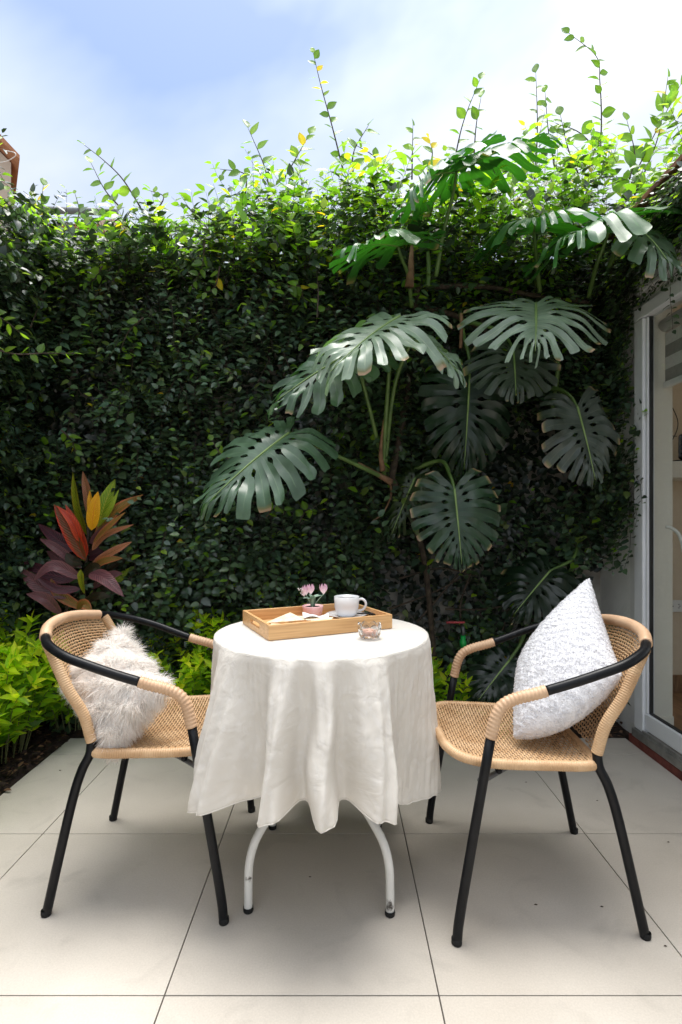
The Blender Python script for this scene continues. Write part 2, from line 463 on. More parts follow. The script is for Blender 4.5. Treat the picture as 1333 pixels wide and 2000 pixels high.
CR = {
 'green': croton_mat('croton_green', (0.22, 0.40, 0.02), (0.60, 0.58, 0.05), (0.30, 0.46, 0.02)),
 'lime': croton_mat('croton_lime', (0.34, 0.42, 0.015), (0.08, 0.05, 0.02), (0.55, 0.50, 0.03)),
 'yellow': croton_mat('croton_yellow', (0.90, 0.46, 0.01), (0.85, 0.30, 0.02), (0.90, 0.50, 0.02)),
 'red': croton_mat('croton_red', (0.16, 0.08, 0.03), (0.40, 0.05, 0.02), (0.70, 0.05, 0.015)),
 'fire': croton_mat('croton_fire', (0.60, 0.06, 0.02), (0.25, 0.03, 0.02), (0.75, 0.10, 0.03)),
 'pink': croton_mat('croton_pink', (0.58, 0.22, 0.11), (0.22, 0.14, 0.04), (0.64, 0.26, 0.16)),
 'rust': croton_mat('croton_rust', (0.24, 0.17, 0.035), (0.50, 0.17, 0.04), (0.58, 0.17, 0.07)),
 'purple': croton_mat('croton_purple', (0.075, 0.03, 0.042), (0.20, 0.045, 0.07), (0.15, 0.035, 0.05)),
 'dusky': croton_mat('croton_dusky', (0.15, 0.065, 0.075), (0.28, 0.10, 0.11), (0.22, 0.08, 0.085)),
 'dark': croton_mat('croton_dark', (0.025, 0.035, 0.015), (0.10, 0.04, 0.02), (0.04, 0.03, 0.015)),
}

def glass_mat(name, tint=(1, 1, 1), gloss=1.0):
    m, nt, b = new_mat(name)
    nt.nodes.remove(b)
    k = nt.links.new
    t = nt.nodes.new('ShaderNodeBsdfTransparent'); t.inputs['Color'].default_value = (*tint, 1)
    g = nt.nodes.new('ShaderNodeBsdfGlossy'); g.inputs['Roughness'].default_value = 0.02
    f = nt.nodes.new('ShaderNodeFresnel'); f.inputs['IOR'].default_value = 1.5
    mx = nt.nodes.new('ShaderNodeMixShader')
    ge = nt.nodes.new('ShaderNodeNewGeometry')      # reflect only on the outer side, pass straight out of the sheet
    inv = nt.nodes.new('ShaderNodeMath'); inv.operation = 'SUBTRACT'; inv.inputs[0].default_value = 1
    ml = nt.nodes.new('ShaderNodeMath'); ml.operation = 'MULTIPLY'
    k(ge.outputs['Backfacing'], inv.inputs[1]); k(inv.outputs['Value'], ml.inputs[0]); k(f.outputs['Fac'], ml.inputs[1])
    k(ml.outputs['Value'], mx.inputs['Fac']); k(t.outputs['BSDF'], mx.inputs[1]); k(g.outputs['BSDF'], mx.inputs[2])
    k(mx.outputs['Shader'], nt.nodes['Material Output'].inputs['Surface'])
    return m
M['glass'] = glass_mat('window_glass', (0.93, 0.95, 0.94))
def crystal():
    m, nt, b = new_mat('crystal')
    b.inputs['Transmission Weight'].default_value = 1
    b.inputs['Roughness'].default_value = 0.03
    b.inputs['IOR'].default_value = 1.5
    return m
M['crystal'] = crystal()

def bamboo():
    m, nt, b = new_mat('bamboo')
    k = nt.links.new
    tc = nt.nodes.new('ShaderNodeTexCoord'); mp = nt.nodes.new('ShaderNodeMapping'); mp.inputs['Scale'].default_value = (3, 30, 90)
    n = nt.nodes.new('ShaderNodeTexNoise'); n.inputs['Scale'].default_value = 2; n.inputs['Detail'].default_value = 5
    r = nt.nodes.new('ShaderNodeValToRGB')
    r.color_ramp.elements[0].position = 0.3; r.color_ramp.elements[0].color = (0.55, 0.30, 0.12, 1)
    r.color_ramp.elements[1].position = 0.7; r.color_ramp.elements[1].color = (0.74, 0.46, 0.21, 1)
    k(tc.outputs['Object'], mp.inputs['Vector']); k(mp.outputs['Vector'], n.inputs['Vector']); k(n.outputs['Fac'], r.inputs['Fac'])
    k(r.outputs['Color'], b.inputs['Base Color']); b.inputs['Roughness'].default_value = 0.4
    return m
M['bamboo'] = bamboo()

def cloth_mat():
    m, nt, b = new_mat('damask_cloth')
    k = nt.links.new
    uv = nt.nodes.new('ShaderNodeUVMap'); uv.uv_map = 'uv'
    # woven leaf sprays: stretched voronoi cells inside a noise field
    mp = nt.nodes.new('ShaderNodeMapping'); mp.inputs['Scale'].default_value = (80, 34, 1); mp.inputs['Rotation'].default_value = (0, 0, 0.5)
    nd = nt.nodes.new('ShaderNodeTexNoise'); nd.inputs['Scale'].default_value = 5; nd.inputs['Detail'].default_value = 2
    add = nt.nodes.new('ShaderNodeVectorMath'); add.operation = 'MULTIPLY_ADD'
    add.inputs[1].default_value = (0.16, 0.16, 0); 
    k(uv.outputs['UV'], nd.inputs['Vector']); k(nd.outputs['Color'], add.inputs[0]); k(uv.outputs['UV'], add.inputs[2])
    k(add.outputs['Vector'], mp.inputs['Vector'])
    vo = nt.nodes.new('ShaderNodeTexVoronoi'); vo.inputs['Scale'].default_value = 1.0
    k(mp.outputs['Vector'], vo.inputs['Vector'])
    st = nt.nodes.new('ShaderNodeMapRange'); st.inputs['From Min'].default_value = 0.28; st.inputs['From Max'].default_value = 0.40
    k(vo.outputs['Distance'], st.inputs['Value'])
    rough = nt.nodes.new('ShaderNodeMapRange'); rough.inputs['To Min'].default_value = 0.38; rough.inputs['To Max'].default_value = 0.75
    k(st.outputs['Result'], rough.inputs['Value']); k(rough.outputs['Result'], b.inputs['Roughness'])
    mc = nt.nodes.new('ShaderNodeMix'); mc.data_type = 'RGBA'
    mc.inputs['A'].default_value = (0.90, 0.875, 0.825, 1); mc.inputs['B'].default_value = (0.87, 0.84, 0.78, 1)
    k(st.outputs['Result'], mc.inputs['Factor']); k(mc.outputs['Result'], b.inputs['Base Color'])
    b.inputs['Sheen Weight'].default_value = 0.2
    n = nt.nodes.new('ShaderNodeTexNoise'); n.inputs['Scale'].default_value = 17; n.inputs['Detail'].default_value = 8
    k(uv.outputs['UV'], n.inputs['Vector'])
    bp = nt.nodes.new('ShaderNodeBump'); bp.inputs['Strength'].default_value = 0.6; bp.inputs['Distance'].default_value = 0.008
    n.inputs['Distortion'].default_value = 1.2
    k(n.outputs['Fac'], bp.inputs['Height'])
    bp2 = nt.nodes.new('ShaderNodeBump'); bp2.inputs['Strength'].default_value = 0.25; bp2.inputs['Distance'].default_value = 0.001
    k(st.outputs['Result'], bp2.inputs['Height']); k(bp.outputs['Normal'], bp2.inputs['Normal']); k(bp2.outputs['Normal'], b.inputs['Normal'])
    tr = nt.nodes.new('ShaderNodeBsdfTranslucent'); tr.inputs['Color'].default_value = (0.80, 0.72, 0.60, 1)
    mx = nt.nodes.new('ShaderNodeMixShader'); mx.inputs['Fac'].default_value = 0.28
    k(b.outputs['BSDF'], mx.inputs[1]); k(tr.outputs['BSDF'], mx.inputs[2])
    k(mx.outputs['Shader'], nt.nodes['Material Output'].inputs['Surface'])
    return m
M['cloth'] = cloth_mat()

# ------------------------------------------------------------------ setting: ground, patio, bed
XL, XR = -1.275, 1.375       # tiled floor between the left bed and the house wall
YB = 2.53                    # back edge of the tiles
WX, WY = 1.42, 2.86          # face of the right wall, face of the back wall
LX = -1.88                   # face of the left wall
WH = 2.43

gb = MB()
gb.add([(-400, -400, -0.10), (400, -400, -0.10), (400, 400, -0.10), (-400, 400, -0.10)], [(0, 1, 2, 3)])
tag(gb.build('ground', M['ground']), kind='structure')

pf = MB().box((XL, -5.0, -0.09), (XR, YB, -0.006)).build('patio_floor', M['grout'])
tag(pf, kind='structure')
xs = [XL, -0.98, -0.38, 0.222, 0.822, XR]
ys = [-5.0, -4.24, -3.64, -3.04, -2.44, -1.84, -1.24, -0.64, -0.04, 0.562, 1.161, 1.759, 2.357, YB]
G = 0.0015
for i in range(len(xs)-1):
    for j in range(len(ys)-1):
        a = (xs[i]+(G if i else 0), ys[j]+G, -0.012); b = (xs[i+1]-G, ys[j+1]-G, random.uniform(-0.0006, 0.0))
        t = MB().box(a, b).build('floor_tile', M['tile'], pf, bevel=0.0008)

# planting beds: a lumpy sheet of soil behind and left of the tiles
def soil_sheet():
    V = []; F = []
    nx, ny = 120, 120
    X = np.linspace(LX, WX, nx); Y = np.linspace(-2.6, WY, ny)
    for y in Y:
        for x in X:
            z = -0.02 + 0.03*mnoise.noise(Vector((x*6, y*6, 0))) + 0.02*mnoise.noise(Vector((x*20, y*20, 3)))
            edge = min(max(0, XL-x, ), 0.2) + min(max(0, y-YB), 0.2)
            z += min(edge, 0.2)*0.25
            if x > XL+0.02 and y < YB-0.02: z = -0.095
            V.append((x, y, max(z, -0.095)))
    F = [(j*nx+i, j*nx+i+1, (j+1)*nx+i+1, (j+1)*nx+i) for j in range(ny-1) for i in range(nx-1)]
    mb = MB(); mb.add(V, F, True)
    return mb
tag(soil_sheet().build('soil', M['soil']), kind='structure')

# ------------------------------------------------------------------ leaf batches
class Leaves:
    def __init__(s): s.p = []; s.d = []; s.n = []; s.l = []; s.w = []; s.c = []; s.b = []
    def add(s, p, d, n, l, w, c, bend=0.15):
        s.p.append(p); s.d.append(d); s.n.append(n); s.l.append(l); s.w.append(w); s.c.append(c); s.b.append(bend)
    def mesh(s, name, fold=0.22):
        p = np.array(s.p, dtype=np.float64); d = np.array(s.d, dtype=np.float64); n = np.array(s.n, dtype=np.float64)
        l = np.array(s.l)[:, None]; w = np.array(s.w)[:, None]; c = np.array(s.c); b = np.array(s.b)[:, None]
        d /= np.linalg.norm(d, axis=1, keepdims=True) + 1e-9
        x = np.cross(d, n); x /= np.linalg.norm(x, axis=1, keepdims=True) + 1e-9
        n = np.cross(x, d)
        N = len(p)
        prof = [(0, 0, 0), (0.30, 0, 0.0), (0.66, 0, 0.0), (1.0, 0, 0.0),
                (0.25, -0.46, 1), (0.62, -0.40, 1), (0.25, 0.46, 1), (0.62, 0.40, 1)]
        V = np.zeros((N, 8, 3))
        for i, (a, q, f) in enumerate(prof):
            V[:, i] = p + d*l*a + x*w*q + n*(f*fold*w*0.5 - b*l*a*a)
        base = (np.arange(N)*8)[:, None]
        tris = np.array([[0, 4, 1], [2, 5, 3], [0, 1, 6], [2, 3, 7]])
        quads = np.array([[1, 4, 5, 2], [1, 2, 7, 6]])
        T = (base[:, :, None] + tris[None]).reshape(-1, 3)
        Q = (base[:, :, None] + quads[None]).reshape(-1, 4)
        return np_mesh(name, V.reshape(-1, 3), [T, Q], np.repeat(c, 8, axis=0), smooth=True)

class Stems:
    def __init__(s): s.mb = MB()
    def add(s, pts, r0, r1, seg=4):
        n = len(pts)
        s.mb.tube(pts, [r0+(r1-r0)*i/(n-1) for i in range(n)], seg, cap=False)

def rv(s=1.0):
    return Vector((random.gauss(0, s), random.gauss(0, s), random.gauss(0, s)))

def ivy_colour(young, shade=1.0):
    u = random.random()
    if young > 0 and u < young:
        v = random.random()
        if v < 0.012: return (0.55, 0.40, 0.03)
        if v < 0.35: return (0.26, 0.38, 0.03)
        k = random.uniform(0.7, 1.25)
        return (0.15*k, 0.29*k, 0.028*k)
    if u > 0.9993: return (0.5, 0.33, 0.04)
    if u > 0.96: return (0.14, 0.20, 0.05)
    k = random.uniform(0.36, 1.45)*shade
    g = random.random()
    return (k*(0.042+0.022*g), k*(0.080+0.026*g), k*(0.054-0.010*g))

def grow(L, S, start, direction, length, out, size=0.034, gravity=0.5, young=0.0, spacing=0.016, wob=0.25, up=0.9,
         r=0.0011, stem=True, shade=1.0, outw=0.65):
    p = Vector(start); d = Vector(direction).normalized()
    n = max(2, int(length/spacing))
    side = 1
    pts = [p.copy()]
    out = Vector(out)
    for i in range(n):
        d = (d + rv(wob*0.35) + Vector((0, 0, -gravity*0.12))).normalized()
        p = p + d*spacing
        pts.append(p.copy())
        t = i/n
        lat = d.cross(out)
        if lat.length < 0.1: lat = Vector((1, 0, 0))
        lat.normalize()
        ld = (lat*side*1.0 + d*0.35 + out*0.35 + rv(0.22)).normalized()
        nn = (out*outw + Vector((0, 0, up)) + rv(0.27)).normalized()
        sz = size*random.uniform(0.65, 1.2)*(1 - 0.45*t**3)
        L.add(p + ld*0.004, ld, nn, sz, sz*random.uniform(0.60, 0.78), ivy_colour(young*(0.4+0.9*t), shade), random.uniform(-0.05, 0.3))
        side = -side
    if stem and S is not None: S.add(pts[::3] + [pts[-1]], r*1.2, r*0.5, 3)
    return pts

def fbm(x, y, z, o=3):
    v = 0; a = 0.5; f = 1
    for _ in range(o):
        v += a*mnoise.noise(Vector((x*f, y*f, z*f))); a *= 0.5; f *= 2.1
    return v

# top profile of the back hedge, read as (x at Y=2.7, z)
HT = [(-1.9, 2.50), (-1.60, 2.50), (-1.57, 2.42), (-1.33, 2.42), (-1.22, 2.50), (-0.9, 2.50), (-0.6, 2.56), (-0.42, 2.70), (0.1, 2.78), (0.4, 2.70), (0.65, 2.80), (1.2, 2.90), (1.5, 2.92)]
def htop(x): return float(np.interp(x, [a for a, b in HT], [b for a, b in HT]))

def off_back(x, z):
    """how far the foliage stands out from the back wall"""
    o = 0.15 + 0.34*(fbm(x*2.0, z*2.0, 5.0)+0.22) + 0.10*fbm(x*6, z*6, 1)
    o += 0.10*min(1, max(0, (z-1.7)/0.7))
    if x > 0.0: o -= 0.05*min(1, x*2)
    if z < 0.75 and x > 0.1: o *= 0.45
    return max(0.03, o)

# --- back wall and its cover
wall = MB().box((LX-0.15, WY, -0.1), (WX+0.14, WY+0.15, WH)).build('garden_wall', M['wall_old'])
tag(wall, 'stained rendered back wall of the patio almost hidden under climbing fig', 'wall')
lwall = MB().box((LX-0.15, -2.6, -0.1), (LX, WY-0.003, WH)).build('garden_wall', M['wall_old'])
tag(lwall, 'side wall left of the bed of lime green shrubs, under climbing fig', 'wall')

hedge = empty('climbing_fig', (0, WY, 0)); hedge_T = Matrix.Translation((0, -WY, 0))
tag(hedge, 'dense dark green climbing fig covering the whole back wall behind the table', 'climbing plant')
Lv, St = Leaves(), Stems()
for _ in range(7400):
    x = random.uniform(LX+0.05, WX-0.02); z = random.uniform(0.02, 2.5)
    dens = 0.62 + 3.0*fbm(x*1.9, z*1.9, 9.0) + 0.8*fbm(x*6, z*6, 4.0)
    if x > -0.25 and z < 1.75: dens -= 0.22
    if x > 0.25 and z < 0.75: dens *= 0.42
    if x > 1.2 and z < 1.1: dens *= 0.5
    if random.random() > dens: continue
    o = off_back(x, z)
    base = Vector((x, WY - o*random.uniform(0.25, 0.9), z))
    a = random.uniform(0, 2*math.pi)
    if x < -1.22 and x > -1.62 and z > 2.36: continue
    d = Vector((random.gauss(0, .35), -0.45, random.choice((-1, -1, 1))*random.uniform(.5, 1)))
    ln = random.uniform(0.09, 0.26)
    grow(Lv, St, base, d, ln, (0, -1, 0), size=random.uniform(0.030, 0.060), gravity=random.uniform(-0.2, 0.7), spacing=0.019, up=1.1, outw=random.choice((0.5, 0.8, 1.1)), wob=.2,
         young=max(0.03, 1.5*(z-2.12)) if z > 1.9 else 0.02)
# longer sprays standing proud of the face, leaves paired like rungs, skylight painted in as paler colour
for _ in range(330):
    x = random.uniform(LX+0.1, 1.25); z = random.uniform(0.5, 2.45)
    if x > -0.1 and z < 1.7 and random.random() < .75: continue
    if fbm(x*1.9, z*1.9, 9.0) < -0.08 and random.random() < .7: continue
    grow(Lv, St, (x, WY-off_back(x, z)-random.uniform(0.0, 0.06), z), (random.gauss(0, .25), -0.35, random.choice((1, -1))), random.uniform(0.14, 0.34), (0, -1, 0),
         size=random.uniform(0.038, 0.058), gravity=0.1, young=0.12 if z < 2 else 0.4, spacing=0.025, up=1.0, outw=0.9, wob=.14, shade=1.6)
# a flat inner layer against the wall, hollow shade painted in as near-black leaf colour
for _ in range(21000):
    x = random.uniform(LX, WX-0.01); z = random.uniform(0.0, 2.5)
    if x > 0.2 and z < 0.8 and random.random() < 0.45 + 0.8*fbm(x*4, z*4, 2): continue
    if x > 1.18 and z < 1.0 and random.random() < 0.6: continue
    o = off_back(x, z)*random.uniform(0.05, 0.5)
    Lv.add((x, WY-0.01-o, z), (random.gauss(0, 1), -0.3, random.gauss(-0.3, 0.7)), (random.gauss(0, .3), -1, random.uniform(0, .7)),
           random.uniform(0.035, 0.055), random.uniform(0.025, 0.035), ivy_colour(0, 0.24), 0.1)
# top growth, more open, brighter leaf
for _ in range(2300):
    x = random.uniform(LX, WX-0.04)
    if -1.62 < x < -1.22 and random.random() < .8: continue
    h = htop(x)
    z = random.uniform(2.22, h-0.12) if h > 2.45 else 2.26
    y = WY + random.uniform(-0.42, 0.22)
    d = Vector((random.gauss(0, 0.45), random.gauss(-0.25, 0.5), random.uniform(0.3, 1.2)))
    ln = min(random.uniform(0.08, 0.26), max(0.06, h-z+0.05))
    grow(Lv, St, (x, y, z), d, ln, (0, -0.6, 0.5), size=random.uniform(0.042, 0.072), gravity=-0.2,
         young=min(0.95, 0.45+2.0*(z-2.26)), spacing=0.026, up=0.7)
# bits of growth right of the right-hand wall top
for _ in range(420):
    y = random.uniform(2.0, 3.0); x = WX + random.uniform(0.12, 0.8)
    z = random.uniform(2.40, 2.62)
    grow(Lv, St, (x, y, z), (random.gauss(0, .4), random.gauss(0, .4), 1), random.uniform(0.1, 0.36), (-0.5, -0.6, 0.3),
         size=random.uniform(0.05, 0.08), gravity=-0.1, young=0.8, spacing=0.022, up=0.7)

def relocate(me, T):
    me.transform(T); return me
fol = link('foliage', relocate(Lv.mesh('ivy_foliage'), hedge_T), hedge, M['leaf']); tag(fol, kind='stuff')
stm = link('stem', relocate(St.mb.mesh('ivy_stem'), hedge_T), hedge, M['bark']); tag(stm, kind='stuff')
print('back leaves', len(Lv.p))

# --- left wall cover
lh = empty('climbing_fig', (LX, 1.5, 0)); lT = Matrix.Translation((-LX, -1.5, 0))
tag(lh, 'climbing fig on the left side wall, leafy shoots reaching in at the picture edge', 'climbing plant')
Lv, St = Leaves(), Stems()
for _ in range(2100):
    y = 2.86 - abs(random.gauss(0, 0.62)); z = random.uniform(0.35, 2.6)
    if y < 0.6: continue
    dens = 0.75 + 1.3*fbm(y*2.3, z*2.3, 19.0)
    if random.random() > dens: continue
    o = (0.24 + 0.24*(fbm(y*1.6, z*1.6, 8)+0.3) + 0.12*max(0, min(1, (z-1.2))))*random.uniform(0.3, 1)
    a = random.uniform(0, 2*math.pi)
    grow(Lv, St, (LX+o, y, z), (0.8, math.cos(a)*0.8-0.2, math.sin(a)*0.6-0.1), random.uniform(0.08, 0.24), (1, -0.3, 0),
         size=random.uniform(0.036, 0.062), up=1.3, outw=.45, gravity=random.uniform(0, 1.2), young=max(0.03, 0.6*(z-2.1)) if z > 1.8 else 0.04)
for _ in range(260):
    y = random.uniform(1.7, 2.86)
    grow(Lv, St, (LX+random.uniform(-0.1, 0.2), y, random.uniform(2.25, 2.42)), (random.gauss(0.2, .4), random.gauss(0, .4), 1), random.uniform(0.06, 0.2),
         (0.7, -0.4, 0.4), size=0.042, gravity=0, young=0.6, spacing=0.02)
tag(link('foliage', relocate(Lv.mesh('ivy_foliage_side'), lT), lh, M['leaf']), kind='stuff')
tag(link('stem', relocate(St.mb.mesh('ivy_stem_side'), lT), lh, M['bark']), kind='stuff')
print('left leaves', len(Lv.p))

# --- one-leaf meshes shared by the leaves that are parts
def one_leaf(name, l, w, c, fold=0.25, bend=0.12, mat='leaf'):
    """origin at the leaf base, pointing +Y, face +Z"""
    rows = 7
    V = []; C = []; UV = []
    for i in range(rows):
        t = i/(rows-1)
        hw = w*0.5*math.sin(math.pi*min(1, t*1.02)**0.78)**0.85 if 0 < t < 1 else 0.0006
        for q in (-1, -0.5, 0, 0.5, 1):
            V.append((q*hw, l*t, fold*abs(q)*hw - bend*l*t*t + 0.02*w*math.sin(t*9+q)))
            k = 1.25 if q == 0 else 1.0
            C.append((c[0]*k, c[1]*k, c[2]*k)); UV.append((q*0.5+0.5, t))
    F = np.array([(i*5+j, i*5+j+1, (i+1)*5+j+1, (i+1)*5+j) for i in range(rows-1) for j in range(4)])
    me = np_mesh(name, V, [F], C, UV)
    me.materials.append(M[mat])
    return me
LM = [one_leaf('shoot_leaf', 0.052, 0.034, c, b) for c, b in
      [((0.10, 0.20, 0.022), .25), ((0.13, 0.24, 0.025), .2), ((0.085, 0.17, 0.025), .3), ((0.16, 0.27, 0.03), .1), ((0.5, 0.38, 0.03), .3)]]

def put_leaf(mesh, p, d, n, s, parent, name='leaf'):
    d = Vector(d).normalized(); x = d.cross(Vector(n)).normalized(); n = x.cross(d)
    o = bpy.data.objects.new(name, mesh)
    COL.objects.link(o)
    m = Matrix((x, d, n)).transposed().to_4x4()
    m = Matrix.Translation(Vector(p)) @ m @ Matrix.Scale(s, 4)
    o.parent = parent
    o.matrix_parent_inverse = Matrix.Identity(4)
    o.matrix_basis = Matrix.Translation(-Vector(parent_world(parent))) @ m
    return o
def parent_world(o):
    v = Vector((0, 0, 0))
    while o: v += o.location; o = o.parent
    return v

def tall_shoot(hed, pix, nleaf, Y=2.70, size=1.0, yellow=0.025):
    """one of the shoots standing up against the sky: stem + leaves of its own"""
    pts = spline([P(px, py, Y + 0.04*i) for i, (px, py) in enumerate(pix)], 8)
    base = pts[0]
    s = MB().tube([p-parent_world(hed) for p in pts], lambda t: 0.0034*(1-t)+0.0012, 5)
    so = s.build('shoot', M['bark'], hed)
    q = resample(pts, max(0.012, sum((a-b).length for a, b in zip(pts, pts[1:]))/(nleaf+1)))
    side = 1
    for i, p in enumerate(q[1:]):
        t = (i+1)/len(q)
        a, b = q[i], q[min(i+2, len(q)-1)]
        d = (b-a).normalized()
        lat = Vector((d.z, 0, -d.x)).normalized()
        if i == len(q)-2: ld = d
        else: ld = lat*side + d*0.7 + rv(0.25)
        nn = Vector((0, -0.75, 0.5)) + rv(0.4)
        me = LM[4] if random.random() < yellow else LM[random.randrange(4)]
        put_leaf(me, p, ld, nn, 1.6*size*random.uniform(0.75, 1.15)*(1-0.35*t), so)
        side = -side
tall_shoot(hedge, [(275, 405), (240, 350), (205, 315), (165, 283)], 8, size=1.05)
tall_shoot(hedge, [(235, 405), (205, 370), (178, 318)], 6)
tall_shoot(hedge, [(150, 440), (155, 410), (147, 378)], 5, size=0.7)
tall_shoot(hedge, [(60, 430), (80, 400), (85, 362)], 5, size=0.9, yellow=0.7)
tall_shoot(hedge, [(300, 420), (320, 385), (292, 372)], 5, size=0.8)
tall_shoot(hedge, [(525, 360), (515, 320), (485, 250)], 7, size=1.2)
tall_shoot(hedge, [(480, 380), (478, 340), (430, 330)], 6, size=1.0)
tall_shoot(hedge, [(555, 350), (575, 315), (605, 262)], 7, size=1.2)
tall_shoot(hedge, [(670, 330), (650, 250), (628, 170), (612, 103)], 17, size=0.85, yellow=0.15)
tall_shoot(hedge, [(690, 340), (692, 295), (720, 245)], 7, size=1.2)
tall_shoot(hedge, [(740, 350), (735, 310), (690, 280)], 6, size=1.0)
tall_shoot(hedge, [(805, 350), (806, 300), (807, 245)], 6, size=1.0)
tall_shoot(hedge, [(835, 340), (845, 300), (838, 272)], 6, size=1.0, yellow=0.4)
tall_shoot(hedge, [(885, 330), (905, 240), (938, 155)], 10, size=1.0)
tall_shoot(hedge, [(925, 330), (930, 250), (940, 190)], 8, size=0.9)
tall_shoot(hedge, [(1045, 350), (1050, 250), (1047, 142)], 12, size=1.0)
tall_shoot(hedge, [(1085, 330), (1072, 260), (1065, 180)], 9, size=1.0)
tall_shoot(hedge, [(1170, 350), (1175, 240), (1172, 160), (1165, 110), (1112, 65)], 22, size=0.95)
tall_shoot(hedge, [(1195, 340), (1140, 265), (1085, 240)], 10, size=1.2)
tall_shoot(hedge, [(1210, 410), (1265, 290), (1330, 165)], 14, size=1.35)
tall_shoot(hedge, [(1240, 380), (1285, 270), (1305, 150)], 13, size=1.3)
tall_shoot(hedge, [(1230, 350), (1240, 300), (1225, 235)], 8, size=1.2)
tall_shoot(hedge, [(1130, 340), (1110, 290), (1095, 225)], 8, size=1.1)

tall_shoot(lh, [(-60, 660), (20, 690), (85, 690), (145, 690)], 11, Y=2.1, size=0.7, yellow=0)
tall_shoot(lh, [(-70, 590), (0, 620), (40, 650)], 8, Y=2.1, size=0.7, yellow=0)
tall_shoot(lh, [(60, 640), (75, 600), (100, 545)], 7, Y=2.45, size=0.8, yellow=0)

# sprigs hanging in front of the dark hedge face
for pix in ([(200, 520), (185, 545), (165, 555)], [(430, 520), (420, 560), (395, 575)], [(560, 560), (585, 560), (595, 590)],
            [(400, 470), (395, 520), (375, 560)], [(280, 620), (250, 650), (235, 690)], [(585, 1020), (600, 995), (612, 1000)],
            [(520, 1010), (540, 990), (560, 1000)], [(455, 900), (430, 885), (415, 860)], [(120, 840), (140, 860), (150, 890)],
            [(620, 620), (622, 570), (618, 520)]):
    tall_shoot(hedge, pix, 6, Y=2.45, size=0.7, yellow=0.05)

# --- bare branches in the hollow low on the right
for a in ([(815, 1215), (850, 1175), (880, 1140), (905, 1115)], [(870, 1190), (940, 1190), (1010, 1180)], [(760, 1190), (840, 1160), (900, 1130)],
          [(905, 1250), (900, 1180), (925, 1100), (930, 1020)], [(1120, 1130), (1125, 1060), (1122, 980)], [(780, 1130), (860, 1110), (930, 1125)],
          [(960, 1290), (985, 1220), (1010, 1150)]):
    MB().tube([p-Vector((0, WY, 0)) for p in spline([P(x, y, 2.74) for x, y in a], 6)], lambda t: 0.006-0.003*t, 6).build('branch', M['bark'], hedge)

# ------------------------------------------------------------------ right-hand house wall with the glazed door
DY0, DY1 = 0.35, 2.475        # door opening along Y
DZ = 2.02
hw = empty('house_wall', (WX, 0, 0))
tag(hw, 'white rendered house wall on the right, ivy hanging over its top', 'wall')
def hwb(name, a, b, mat, bevel=0, par=None):
    return MB().box((a[0]-WX, a[1], a[2]), (b[0]-WX, b[1], b[2])).build(name, M[mat], par or hw, bevel)
hwb('wall', (WX, DY1, -0.1), (WX+0.14, WY, WH), 'wall_white')
hwb('wall', (WX, DY0, DZ+0.004), (WX+0.14, DY1-0.002, WH), 'wall_white')
hwb('wall', (WX, -2.6, -0.1), (WX+0.14, DY0-0.002, WH), 'wall_white')
hwb('lintel_band', (WX-0.035, -0.4, DZ+0.06), (WX-0.002, DY1-0.02, DZ+0.20), 'lintel', 0.006)
hwb('door_jamb', (WX-0.012, DY1+0.004, 0.07), (WX-0.002, DY1+0.075, 0.98), 'lintel', 0.003)
hwb('sill_course', (XR+0.001, -0.3, -0.08), (WX+0.14, DY1+0.03, 0.035), 'redstone', 0.004)
for k in range(15):
    y0 = WY-0.02 - 0.32*(k+1); y1 = y0+0.315
    mb = MB()
    mb.add([(-0.09, y0, WH+0.002), (0.26, y0, WH+0.012), (0.26, y1, WH+0.012), (-0.09, y1, WH+0.002),
            (-0.09, y0, WH+0.028), (0.26, y0, WH+0.06), (0.26, y1, WH+0.06), (-0.09, y1, WH+0.028)],
           [(0,3,2,1),(4,5,6,7),(0,1,5,4),(1,2,6,5),(2,3,7,6),(3,0,4,7)])
    o = mb.build('coping_tile', M['clay'], hw, 0.005); o.location = (0, 0, random.uniform(0, 0.006))

door = empty('sliding_door', (1.39, DY1, 0.036))
tag(door, 'white framed glazed sliding door in the right-hand wall with curved pull handle', 'door')
def db(name, a, b, mat, bevel=0, par=None):
    return MB().box((a[0]-1.39, a[1]-DY1, a[2]-0.036), (b[0]-1.39, b[1]-DY1, b[2]-0.036)).build(name, M[mat], par or door, bevel)
FX0, FX1 = 1.385, 1.44
db('jamb', (FX0, 2.405, 0.075), (FX1, DY1, DZ-0.06), 'alu', 0.004)
db('jamb', (FX0, DY0, 0.075), (FX1, DY0+0.07, DZ-0.06), 'alu', 0.004)
db('head_rail', (FX0, DY0, DZ-0.058), (FX1, DY1, DZ), 'alu', 0.004)
db('track', (FX0-0.012, DY0, 0.037), (FX1+0.05, DY1, 0.073), 'alu_raw', 0.003)
db('track_lip', (FX0-0.006, DY0+0.01, 0.0735), (FX0+0.004, DY1-0.075, 0.088), 'alu_raw', 0.001)
sash = empty('sash', (0, 0, 0), parent=door)
db('bottom_rail', (FX0+0.008, DY0+0.075, 0.09), (FX1-0.01, 2.403, 0.165), 'alu', 0.004, sash)
db('stile', (FX0+0.012, 2.388, 0.167), (FX1-0.01, 2.4035, DZ-0.062), 'alu', 0.003, sash)
db('stile', (FX0+0.012, 1.2, 0.167), (FX1-0.01, 1.26, DZ-0.062), 'alu', 0.003, sash)
db('gasket', (FX0+0.020, 2.380, 0.167), (FX1-0.02, 2.3875, DZ-0.062), 'gasket', 0, sash)
db('gasket', (FX0+0.020, DY0+0.075, 0.1652), (FX1-0.02, 2.3795, 0.172), 'gasket', 0, sash)
db('pane', (FX0+0.026, 1.262, 0.173), (FX0+0.032, 2.3795, DZ-0.062), 'glass', 0, sash)
db('pane', (FX0+0.026, DY0+0.076, 0.173), (FX0+0.032, 1.198, DZ-0.062), 'glass', 0, sash)
